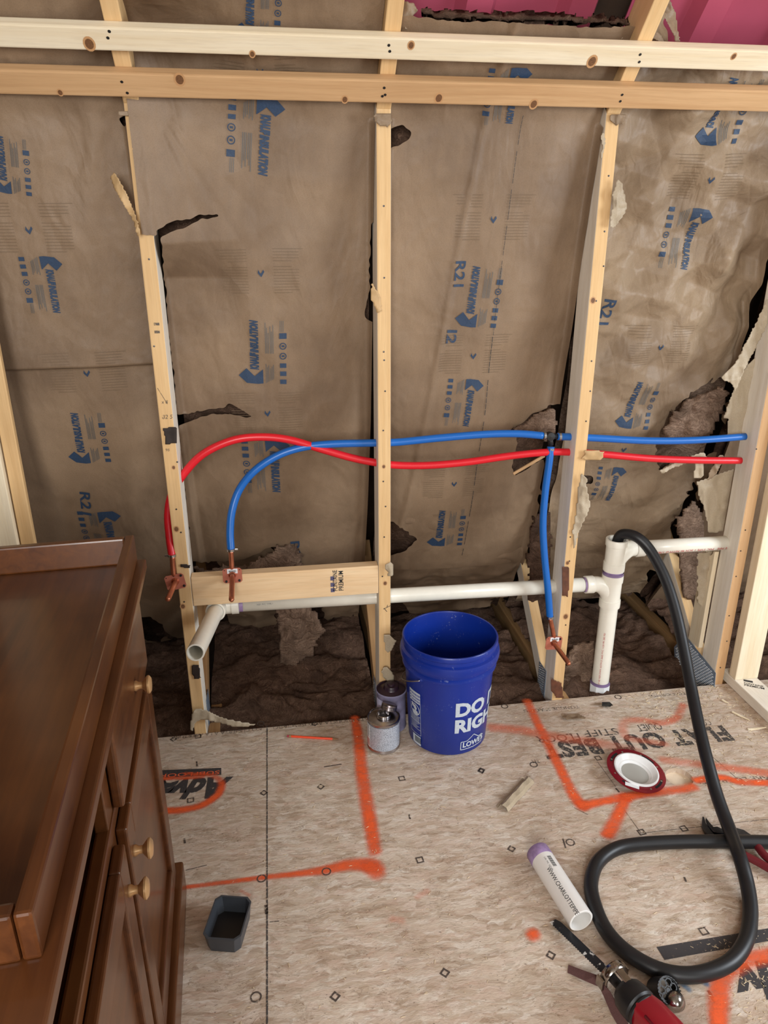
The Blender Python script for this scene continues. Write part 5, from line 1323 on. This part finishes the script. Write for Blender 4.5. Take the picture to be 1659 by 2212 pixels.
for pts_ in ([(1632, 1822), (1650, 1846), (1670, 1862), (1720, 1890)], [(1606, 1846), (1640, 1864), (1675, 1884), (1730, 1912)]):
    tube('handle', catmull([fl(x, y, .016) for x, y in pts_], 6), .0105, M['grip'], pr, 12)
tube('joint_arm', catmull([fl(x, y, .010) for x, y in ((1580, 1812), (1596, 1834), (1612, 1850))], 5), .007, M['toolsteel'], pr, 10)

# ================================================================== RECIPROCATING SAW, BLADE, HOLE SAW, CLOTH
A = fl(1197, 1972, .030); B = fl(1322, 2112, .040); e = (B-A)/np.linalg.norm(B-A)
Bk = fl(1455, 2260, .055); e2 = (Bk-B)/np.linalg.norm(Bk-B)
sw = empty('reciprocating_saw', (0, 0, 0), 0, 'dark red and black power saw with long paint-smeared blade, at the bottom right', 'power saw')
def bladem():
    t = NT('smeared_blade'); g = t.obj(); n = t.noise(t.mapping(g, (1, 1, 1)), 34, 4, .6); t.B(Base_Color=t.mix(t.ramp(n, [(.58, 0.), (.62, 1.)]), srgb(34, 38, 44), srgb(226, 228, 226)), Roughness=.32, Metallic=.3); return t.m
w_ = .0115; n_ = np.array([-e[1], e[0], 0]); dn = np.cross(e, n_)
vs = []; fs = []; nn = 60; L = np.linalg.norm(B-A)
top_ = []; bot_ = []
A_ = A-np.array([0, 0, .025])
for i in range(nn+1):
    t = i/nn; c = A_*(1-t)+B*t; tooth = .0022 if i % 2 else 0
    top_.append(c+n_*w_*(min(1, .55+t*6))); bot_.append(c-n_*(w_-tooth))
for s_ in (0, .0018):
    for p in top_+bot_: vs.append(p+np.array([0, 0, s_]))
m_ = 2*(nn+1)
for i in range(nn):
    a, b = i, i+nn+1; fs.append((m_+a, m_+a+1, m_+b+1, m_+b)); fs.append((a, b, b+1, a+1)); fs.append((a, a+1, m_+a+1, m_+a)); fs.append((b, m_+b, m_+b+1, b+1))
fs.append((0, m_, m_+nn+1, nn+1)); fs.append((nn, nn+nn+1, m_+2*nn+1, m_+nn))
mk('saw_blade', vs, fs, bladem(), sw)
M['chrome'] = plain('worn_chrome', srgb(170, 164, 158), .16, 1.0, noise=.35, nscale=30)
# shoe: bent plate around the blade
n2 = np.array([-e2[1], e2[0], 0]); upv = np.array([0, 0, 1.])
bs = [B+n2*.030*math.cos(a)+upv*(.012+.030*math.sin(a))*1.0-e2*.006 for a in np.linspace(-.35, PI+.35, 15)]
vs = []; fs = []
for i, p in enumerate(bs):
    for q in (p, p+e2*.020): vs.append(q)
for i in range(len(bs)-1): fs.append((2*i, 2*i+2, 2*i+3, 2*i+1))
o = mk('shoe_plate', vs, fs, M['chrome'], sw, True); mm = o.modifiers.new('s', 'SOLIDIFY'); mm.thickness = .0028
for sg in (-1, 1):
    box('shoe_foot', (-.010, -.003, -.012), (.010, .003, .014), M['chrome'], sw, .001).matrix_local = Matrix.Translation(Vector(B+n2*sg*.033+upv*.004)) @ Matrix.Rotation(math.atan2(e2[1], e2[0])+PI/2*0, 4, 'Z')
box('shoe_arm', (-.004, -.008, -.002), (.062, .008, .002), M['chrome'], sw, .001).matrix_local = Matrix.Translation(Vector(B+upv*.040)) @ Matrix.Rotation(math.atan2(e2[1], e2[0]), 4, 'Z')
tube('blade_clamp', [B, B+e2*.035], .010, M['black'], sw, 16)
q0 = B+e2*.030+upv*.004
lathe('rubber_boot', [(.012, 0), (.026, .004), (.035, .016), (.038, .034), (.038, .050), (.034, .054), (.0345, .060)], q0, e2, M['rubber'], sw, 28)
# red body: tapered rounded hull
bm = bmesh.new()
secs = [(.056, .031, .034, .0), (.075, .034, .038, .0), (.12, .033, .040, .002), (.22, .030, .038, .004), (.30, .028, .034, .004)]
rings_ = []
for (t, a, b, zz) in secs:
    c = q0+e2*t; rg = []
    for k in range(20):
        an = 2*PI*k/20; ca, sa = math.cos(an), math.sin(an); f_ = (abs(ca)**3.2+abs(sa)**3.2)**(-1/3.2)
        rg.append(bm.verts.new(c+n2*a*ca*f_+upv*(b*sa*f_+zz+.001)))
    rings_.append(rg)
for i in range(len(rings_)-1):
    for k in range(20): bm.faces.new((rings_[i][k], rings_[i][(k+1) % 20], rings_[i+1][(k+1) % 20], rings_[i+1][k]))
bm.faces.new(rings_[0][::-1]); bm.faces.new(rings_[-1]); bmesh.ops.recalc_face_normals(bm, faces=bm.faces)
M['sawred'] = plain('saw_red_plastic', srgb(150, 22, 38), .3, noise=.15, nscale=20)
sharp(mkbm('saw_body', bm, M['sawred'], sw), 60)
box('grip_inlay', (.075, -.010, .0), (.15, .014, .003), M['black'], sw, .001).matrix_local = Matrix.Translation(Vector(q0+upv*.0395)) @ Matrix.Rotation(math.atan2(e2[1], e2[0]), 4, 'Z')
for k_, (t0_, dx_) in enumerate(((.085, .020), (.085, -.024))):
    tube('body_rib', [q0+e2*t0_+n2*dx_+upv*.030, q0+e2*(t0_+.09)+n2*dx_*1.05+upv*.032], .0045, M['sawred'], sw, 10)
lathe('boot_ring', [(.0352, .056), (.0375, .058), (.0375, .062), (.0352, .064)], q0, e2, M['black'], sw, 28)
# hole saw, perforated black ring cup
hc = fl(1438, 2140, .03)
hs = empty('hole_saw', hc, 0, 'black perforated hole saw cup standing beside the power saw', 'hole saw')
axh = Vector(CAM-hc).normalized(); axh = Vector((axh.x*.5+.3, axh.y*.6, axh.z*.55)).normalized()
Rh = .0265
lathe('cup_wall', [(Rh, -.030), (Rh, .012), (Rh-.0018, .012), (Rh-.0018, -.030)], (0, 0, 0), axh, M['black'], hs, 40, True, True)
# end plate with holes: spokes and rings
x_, y_, z_ = basis(axh)
F = Flat(); F.ring(0, 0, Rh*.86, Rh*.98, 40); F.ring(0, 0, 0., Rh*.20, 18)
for k in range(7):
    a = 2*PI*k/7; F.ring(Rh*.56*math.cos(a), Rh*.56*math.sin(a), Rh*.235, Rh*.32, 16)
o = mk('perforated_plate', [x_*a+y_*b+z_*.010 for a, b in F.v], F.f, M['black'], hs); tag(o, kind='stuff')
lathe('inner_disc', [(0, -.016), (Rh*.93, -.016)], (0, 0, 0), axh, plain('pale_inner', srgb(205, 196, 186), .5), hs, 30)
for k in range(26):
    a = 2*PI*k/26; p = x_*math.cos(a)*Rh+y_*math.sin(a)*Rh+z_*.012; q = x_*math.cos(a+.12)*Rh+y_*math.sin(a+.12)*Rh+z_*.012
    mk('tooth', [p, q, (p+q)/2*1.03+z_*.004], [(0, 1, 2)], M['toolsteel'], hs)
lathe('arbor_hub', [(0, .030), (.010, .029), (.019, .022), (.021, .012), (.021, .0), (0, 0)], x_*.004+y_*(-.022)+z_*(-.006), axh, M['chrome'], hs, 24)
# strip of abrasive cloth
def strip(nm, pts, wv, mat, lab, cat):
    vs = []; fs = []
    for p, w in zip(pts, wv): vs += [p, (p[0]+w[0], p[1]+w[1], p[2]+w[2])]
    for i in range(len(pts)-1): fs.append((2*i, 2*i+2, 2*i+3, 2*i+1))
    o = mk(nm, vs, fs, mat); m = o.modifiers.new('s', 'SOLIDIFY'); m.thickness = .0009; return tag(o, lab, cat)
S_ = [fl(1226, 2101, .002), fl(1262, 2118, .008), fl(1294, 2132, .014), fl(1303, 2150, .010), fl(1320, 2190, .004), fl(1340, 2225, .002)]
W0 = [(fl(1228, 2084, .004)-S_[0]), (fl(1266, 2098, .012)-S_[1]), (fl(1292, 2107, .022)-S_[2]), (fl(1318, 2142, .026)-S_[3]), (fl(1340, 2182, .026)-S_[4]), (fl(1362, 2220, .026)-S_[5])]
strip('abrasive_cloth', S_, W0, plain('maroon_abrasive', srgb(104, 72, 70), .85, noise=.25, nscale=400), 'bent maroon strip of abrasive cloth beside the saw blade', 'abrasive strip')

# ================================================================== TORN PAPER TABS ON THE STUDS
def tab(px_, Y, mat, lab, seed, curl=.012, nm='torn_paper_tab', cat='paper scrap', step=3.0, group='torn paper tabs stapled to the studs', tilt=0.):
    xs_ = [p[0] for p in px_]; ys_ = [p[1] for p in px_]; gx, gy = np.meshgrid(np.arange(min(xs_), max(xs_)+step, step), np.arange(min(ys_), max(ys_)+step, step))
    jx = gx+1.2*(vn(gx/5., gy/5., seed)-.5)*2; ins = in_poly(jx+.01, gy+.01, px_); idx = -np.ones(gx.shape, int); V = []
    cx = sum(xs_)/len(xs_); wx = max(xs_)-min(xs_)
    for i in range(gx.shape[0]):
        for j in range(gx.shape[1]):
            if ins[i, j]:
                y_ = Y-abs(curl)*float(ridge(gx[i, j]/26.+seed, gy[i, j]/40., seed, 2))-tilt*(gx[i, j]-cx)/wx
                idx[i, j] = len(V); V.append(on(gx[i, j], gy[i, j], 1, y_))
    fs_ = []
    for i in range(gx.shape[0]-1):
        for j in range(gx.shape[1]-1):
            q = [idx[i, j], idx[i, j+1], idx[i+1, j+1], idx[i+1, j]]
            if min(q) >= 0: fs_.append(q[::-1])
            elif sum(v >= 0 for v in q) == 3: fs_.append([v for v in q[::-1] if v >= 0])
    if not fs_: return
    o = mk(nm, V, fs_, mat, None, True); m = o.modifiers.new('s', 'SOLIDIFY'); m.thickness = .0006; return tag(o, lab, cat, group)
KL, KC, KK = M['kraft_l'], M['kraft_c'], M['kraft']
M['paperwood'] = plain('tan_paper_back', srgb(206, 172, 124), .6, noise=.2, nscale=30)
tab([(243, 369), (252, 378), (268, 405), (284, 440), (298, 480), (305, 508), (295, 512), (288, 480), (262, 435), (242, 400), (239, 385)], -.012, M['paperwood'], 'long tan paper flap curling off the upper part of the left stud', 71, .02, tilt=.03)
tab([(253, 240), (272, 238), (286, 243), (282, 250), (262, 251), (255, 249)], -.004, KC, 'small torn paper tab at the top of the left stud', 72, .006, step=2.)
tab([(806, 243), (846, 242), (848, 262), (838, 276), (820, 272), (808, 262)], -.004, KC, 'crumpled paper tab at the top of the middle stud', 73, .014)
tab([(1315, 248), (1334, 244), (1356, 246), (1348, 268), (1330, 272), (1318, 262)], -.004, KC, 'crumpled paper tab at the top of the third stud', 74, .014)
tab([(803, 606), (822, 640), (826, 672), (814, 678), (806, 660), (798, 640)], -.008, M['paperwood'], 'tan torn strip halfway up the middle stud', 75, .01, tilt=.01)
tab([(1262, 970), (1308, 974), (1303, 990), (1292, 997), (1264, 996), (1252, 990), (1262, 984)], -.006, M['paperwood'], 'tan torn tab with black marks on the third stud over the red tube', 76, .012, tilt=.015)
tab([(1256, 1020), (1268, 1032), (1270, 1060), (1277, 1085), (1272, 1108), (1262, 1128), (1252, 1150), (1246, 1170), (1238, 1200), (1236, 1150), (1244, 1100), (1248, 1050)], -.004, KL, 'long pale torn paper hanging down the lower part of the third stud', 77, .014, tilt=.02)
tab([(1334, 385), (1345, 395), (1350, 420), (1356, 450), (1345, 470), (1325, 495), (1315, 490), (1322, 450), (1322, 420)], -.004, KL, 'torn paper flap on the upper right side of the third stud', 78, .02)
tab([(1302, 285), (1308, 288), (1308, 310), (1301, 345), (1297, 340), (1300, 315), (1296, 295)], .0, KL, 'narrow torn paper edge at the upper left of the third stud', 79, .006, step=2.)
tab([(832, 1219), (845, 1212), (852, 1222), (850, 1246), (834, 1246), (838, 1238), (832, 1230)], -.008, KL, 'folded paper tab on the middle stud beside the blocking board', 80, .012, step=2.5)
tab([(826, 1370), (840, 1368), (857, 1384), (850, 1402), (836, 1414), (830, 1400), (828, 1385)], -.006, KL, 'torn paper tab on the middle stud left of the bucket rim', 81, .014)
tab([(829, 1440), (834, 1438), (848, 1450), (855, 1475), (838, 1476), (826, 1462), (824, 1450)], -.010, KL, 'pale curled paper tab on the middle stud above the primer can', 82, .016)
tab([(414, 1540), (425, 1528), (450, 1535), (470, 1545), (482, 1550), (520, 1558), (560, 1565), (530, 1572), (500, 1570), (470, 1562), (440, 1556), (424, 1560), (418, 1580), (408, 1578)], -.010, KL, 'long torn paper strip trailing from the foot of the left stud', 83, .016, tilt=-.01)
tab([(1214, 1222), (1230, 1224), (1232, 1260), (1228, 1290), (1212, 1288)], -.002, plain('dark_paper_stain', srgb(110, 66, 44), .7, noise=.5, nscale=40), 'dark brown torn patch on the lower face of the third stud', 84, .004, step=2.5)
tab([(352, 924), (382, 920), (384, 958), (356, 962)], -.002, plain('black_brown_patch', srgb(48, 36, 30), .7, noise=.4, nscale=50), 'dark torn patch on the face of the left stud above the tube', 85, .004, step=2.5)
tab([(412, 1437), (432, 1434), (434, 1466), (420, 1468), (413, 1455)], -.002, bpy.data.materials['black_brown_patch'], 'dark torn patch on the left stud below the drain stub', 86, .004, step=2.5)
tab([(388, 1217), (412, 1220), (412, 1229), (390, 1226)], -.002, bpy.data.materials['black_brown_patch'], 'small dark torn strip on the left stud beside the stub-out plate', 87, .003, step=2.)
tab([(1190, 1465), (1214, 1475), (1218, 1508), (1202, 1510), (1188, 1490)], -.004, bpy.data.materials['dark_paper_stain'], 'brown torn paper at the foot of the third stud', 88, .008, step=2.5)
# crumpled paper around the big tear near the corner stud
tab([(1422, 1016), (1450, 1002), (1490, 985), (1520, 975), (1530, 990), (1490, 1000), (1455, 1012), (1430, 1026)], .08, KL, 'folded pale paper strip crossing the big tear behind the red tube', 89, .02, group=None)
tab([(1503, 990), (1524, 985), (1522, 1026), (1515, 1034), (1496, 1033)], .08, KL, 'short upright pale paper strip below the red tube near the corner stud', 90, .016, group=None)
tab([(1530, 1020), (1555, 980), (1565, 985), (1562, 1000), (1545, 1030), (1528, 1040)], .07, KC, 'curled paper piece beside the corner stud below the red tube', 91, .02, group=None)
tab([(1556, 815), (1590, 780), (1650, 660), (1659, 640), (1659, 700), (1610, 800), (1588, 850), (1580, 830), (1562, 822)], .06, KL, 'pale torn paper edge at the right between sheet and corner stud', 92, .016, group=None)
tab([(1575, 865), (1600, 805), (1640, 760), (1618, 900), (1600, 950), (1568, 950), (1572, 905), (1560, 905)], .09, KL, 'pale paper flap inside the corner right of the big tear', 93, .012, group=None)
tab([(1505, 1040), (1560, 1020), (1592, 1010), (1575, 1150), (1530, 1152), (1518, 1090), (1508, 1075)], .11, KL, 'wide pale paper sheet left of the corner stud above the drain arm', 94, .016, group=None)
tab([(1505, 1195), (1570, 1185), (1560, 1205), (1545, 1240), (1530, 1330), (1505, 1300)], .12, KL, 'pale paper behind the notched board under the drain arm', 95, .016, group=None)
o = lumber('wood_shard', on(1108, 1022, 1, .16), on(1176, 982, 1, .16), (0, 0, -1), (0, 1, 0), .010, .008, M['pine_brown']); tag(o, 'thin brown wood shard in the tear under the red tube', 'splinter')
# handwriting on the left and middle studs
for st, P, hh_ in (('x 8', (349, 872), .013), ('82 5', (350, 905), .016), ('96', (357, 975), .012)):
    c = on(*P, 1, -.0006); F = Flat().text(st, 0, 0, hh_, shear=.2)
    adopt(tag(mk('pencil_note', [(c[0]+a, -.0007, c[2]+b) for a, b in F.v], F.f, M['pencil'], None), kind='stuff'), STUDS[0])
F = Flat().line((0, 0), (.022, -.045), .0012); c = on(340, 838, 1, -.0006); adopt(mk('pencil_note', [(c[0]+a, -.0007, c[2]+b) for a, b in F.v], F.f, M['pencil'], None), STUDS[0])
for px_ in [(337, 703), (338, 720)]:
    c = on(*px_, 1, -.0006); F = Flat().rect(0, 0, .014, .007); adopt(mk('ink_smudge', [(c[0]+a-.005, -.0007, c[2]+b) for a, b in F.v], F.f, M['worn_l'], None), STUDS[0])
F = Flat().line((0, 0), (.026, .012), .0016).line((.002, .004), (.012, -.010), .0016).line((.012, .006), (.014, .014), .0016); c = on(828, 1316, 1, -.0006)
adopt(tag(mk('marker_scribble', [(c[0]+a, -.0007, c[2]+b) for a, b in F.v], F.f, M['ink_k'], None), kind='stuff'), STUDS[1])
# nail heads and bent staples on the stud faces
def nailhead(px_, st):
    c = on(*px_, 1, 0); o = lathe('nail_head', [(0, -.0016), (.0022, -.0012), (.0026, 0)], (c[0], -.0001, c[2]), (0, 1, 0), M['toolsteel'], None, 8); adopt(o, st)
for st, L_ in ((0, [(333, 748), (381, 1100), (391, 1150), (322, 560), (383, 998), (398, 1300), (394, 1395)]), (1, [(829, 445), (830, 600), (829, 760), (830, 778), (832, 845), (828, 930), (828, 1040), (833, 1094), (830, 1160), (826, 1245)]), (2, [(1304, 575), (1288, 650), (1278, 780), (1275, 845), (1266, 910), (1315, 380), (1232, 1160), (1230, 1212), (1222, 1350), (1306, 500)]), (3, [(1634, 970), (1610, 1145), (1600, 1190), (1590, 1245), (1575, 1330), (1570, 1385), (1556, 1442)])):
    for p in L_: nailhead(p, STUDS[st])

# ================================================================== DRESSER
P0 = fl(404, 1925); DA = math.radians(3.5)
ds = empty('dresser', (P0[0], P0[1], .0005), DA, 'glossy dark cherry wood dresser with raised tray top, open drawer slot and knobs, at left', 'dresser')
def dbox(nm, t0, t1, v0, v1, z0, z1, parent=ds, bev=.002, mat=None, seg=2):
    return box(nm, (-v1, -t1, z0), (-v0, -t0, z1), mat or M['cherry'], parent, bev, None, seg)
DL = 1.32; DW = .50
dbox('top_board', 0, DL, -.004, DW+.01, .885, .905, bev=.004, seg=3)
dbox('tray_rail', .006, .905, .012, .029, .9052, .962, bev=.0035)
dbox('tray_rail', .006, .905, DW-.03, DW-.013, .9052, .962, bev=.0035)
dbox('tray_rail', .006, .023, .030, DW-.031, .9052, .961, bev=.0035)
dbox('tray_rail', .888, .905, .030, DW-.031, .9052, .961, bev=.0035)
dbox('side_panel', .012, .032, .032, DW, .10, .885)
dbox('side_panel', DL-.03, DL-.01, .032, DW, .10, .885)
dbox('back_panel', .032, DL-.03, DW-.012, DW, .10, .885)
dbox('bottom_board', .032, DL-.03, .032, DW-.012, .10, .118)
dbox('plinth', -.004, DL, 0, DW, 0, .095, bev=.007, seg=4)
dbox('front_rail', .012, DL-.01, .030, .050, .845, .885)
dbox('front_rail', .012, DL-.01, .028, .050, .664, .692, bev=.004)
dbox('front_rail', .012, DL-.01, .030, .050, .095, .112)
for a, b in ((.012, .052), (.476, .520), (.956, 1.0), (DL-.05, DL-.01)): dbox('front_stile', a, b, .0305, .050, .112, .845)
dbox('drawer_divider', .490, .506, .050, DW-.012, .66, .885)
dbox('drawer_shelf', .032, DL-.03, .050, DW-.012, .655, .668)
dbox('drawer_front', .050, .478, .012, .030, .694, .842, bev=.006, seg=3)
dbox('drawer_front', 1.0, DL-.045, .012, .030, .694, .842, bev=.006, seg=3)
def knob(parent, t, z, v0):
    return lathe('knob', [(0, .0), (.009, 0), (.0095, .003), (.0065, .008), (.0065, .014), (.012, .019), (.0165, .023), (.0165, .026), (.012, .0295), (0, .031)], (-v0, -t, z), (1, 0, 0), M['brass'], parent, 24)
knob(ds, .245, .762, .012)
def door(t0, t1, z0, z1, kt, kz):
    st, rl = .058, .066
    fr = dbox('door', t0, t0+st, .012, .030, z0, z1, bev=.005, seg=3)
    dbox('door_stile', t1-st, t1, .012, .030, z0, z1, fr, .005, seg=3)
    dbox('door_rail', t0+st, t1-st, .012, .030, z1-rl, z1, fr, .005, seg=3)
    dbox('door_rail', t0+st, t1-st, .012, .030, z0, z0+rl, fr, .005, seg=3)
    dbox('door_panel', t0+st-.005, t1-st+.005, .022, .028, z0+rl-.005, z1-rl+.005, fr, .0)
    knob(fr, kt, kz, .012)
door(.050, .486, .118, .660, .462, .592); door(.514, .952, .118, .660, .540, .590); door(.985, DL-.045, .118, .66, 1.02, .59)

# ================================================================== KNOTS IN THE LUMBER, PAPER AT THE RAFTERS
M['knot'] = plain('wood_knot', srgb(128, 88, 56), .6, noise=.45, nscale=300); M['knot_r'] = plain('wood_knot_halo', srgb(196, 150, 104), .6)
def knot(o, P, xd, yd, r, ry=1.):
    for rr, m_, k_ in ((r*1.7, M['knot_r'], 0), (r, M['knot'], .0002)):
        n_ = np.cross(xd, yd); f = Flat(); f.v = [(rr*math.cos(a), rr*ry*math.sin(a)) for a in np.linspace(0, 2*PI, 15)[:-1]]; f.f = [tuple(range(14))]
        if m_ is M['knot_r']: f = Flat().ring(0, 0, r*.95, r*1.45, 14); f.v = [(a, b*ry) for a, b in f.v]
        adopt(decal('knot', f, np.array(P)+n_*k_, xd, yd, m_, None), o)
for G, pix in ((G1, [(193, 95, .009), (545, 117, .005), (888, 98, .006), (1279, 133, .009), (1585, 122, .005)]), (G2, [(388, 172, .009), (948, 212, .008), (1153, 225, .008), (130, 200, .005), (745, 215, .006)])):
    for x, y, r in pix:
        knot(G, gplane(x, y, .0006), np.array([1, 0, 0.]), np.array([0, -.7071, .7071]), r, 1.3)
for k, L_ in ((0, [(381, 1143, .006), (395, 1310, .006), (375, 1010, .004)]), (1, [(829, 1008, .004), (832, 1260, .005)]), (2, [(1281, 649, .006), (1222, 1332, .007), (1226, 1216, .005)])):
    for x, y, r in L_: knot(STUDS[k], on(x, y, 1, -.0004), np.array([1, 0, 0.]), np.array([0, 0, 1.]), r, 1.2)
tab([(1448, 0), (1462, 30), (1466, 62), (1470, 92), (1458, 90), (1450, 66), (1438, 46), (1430, 20), (1436, 0)], -.10, KC, 'torn paper hanging beside the upper right rafter in front of the pink foam', 101, .02, group=None)
tab([(1400, 60), (1425, 70), (1440, 92), (1425, 92), (1410, 84)], -.10, KC, 'small torn paper point just above the pale board at the upper right rafter', 102, .012, group=None)
tab([(872, 0), (895, 6), (904, 22), (890, 40), (884, 66), (874, 64), (866, 40), (868, 12)], -.10, KC, 'curled torn paper beside the rafter near the top centre', 103, .02, group=None)
tab([(905, 40), (960, 46), (1060, 48), (1180, 52), (1280, 58), (1345, 56), (1362, 66), (1340, 92), (1200, 92), (1000, 84), (905, 70), (892, 58)], -.085, KC, 'crumpled pale brown paper roll under the pink foam at the top', 104, .03, step=4., group=None)
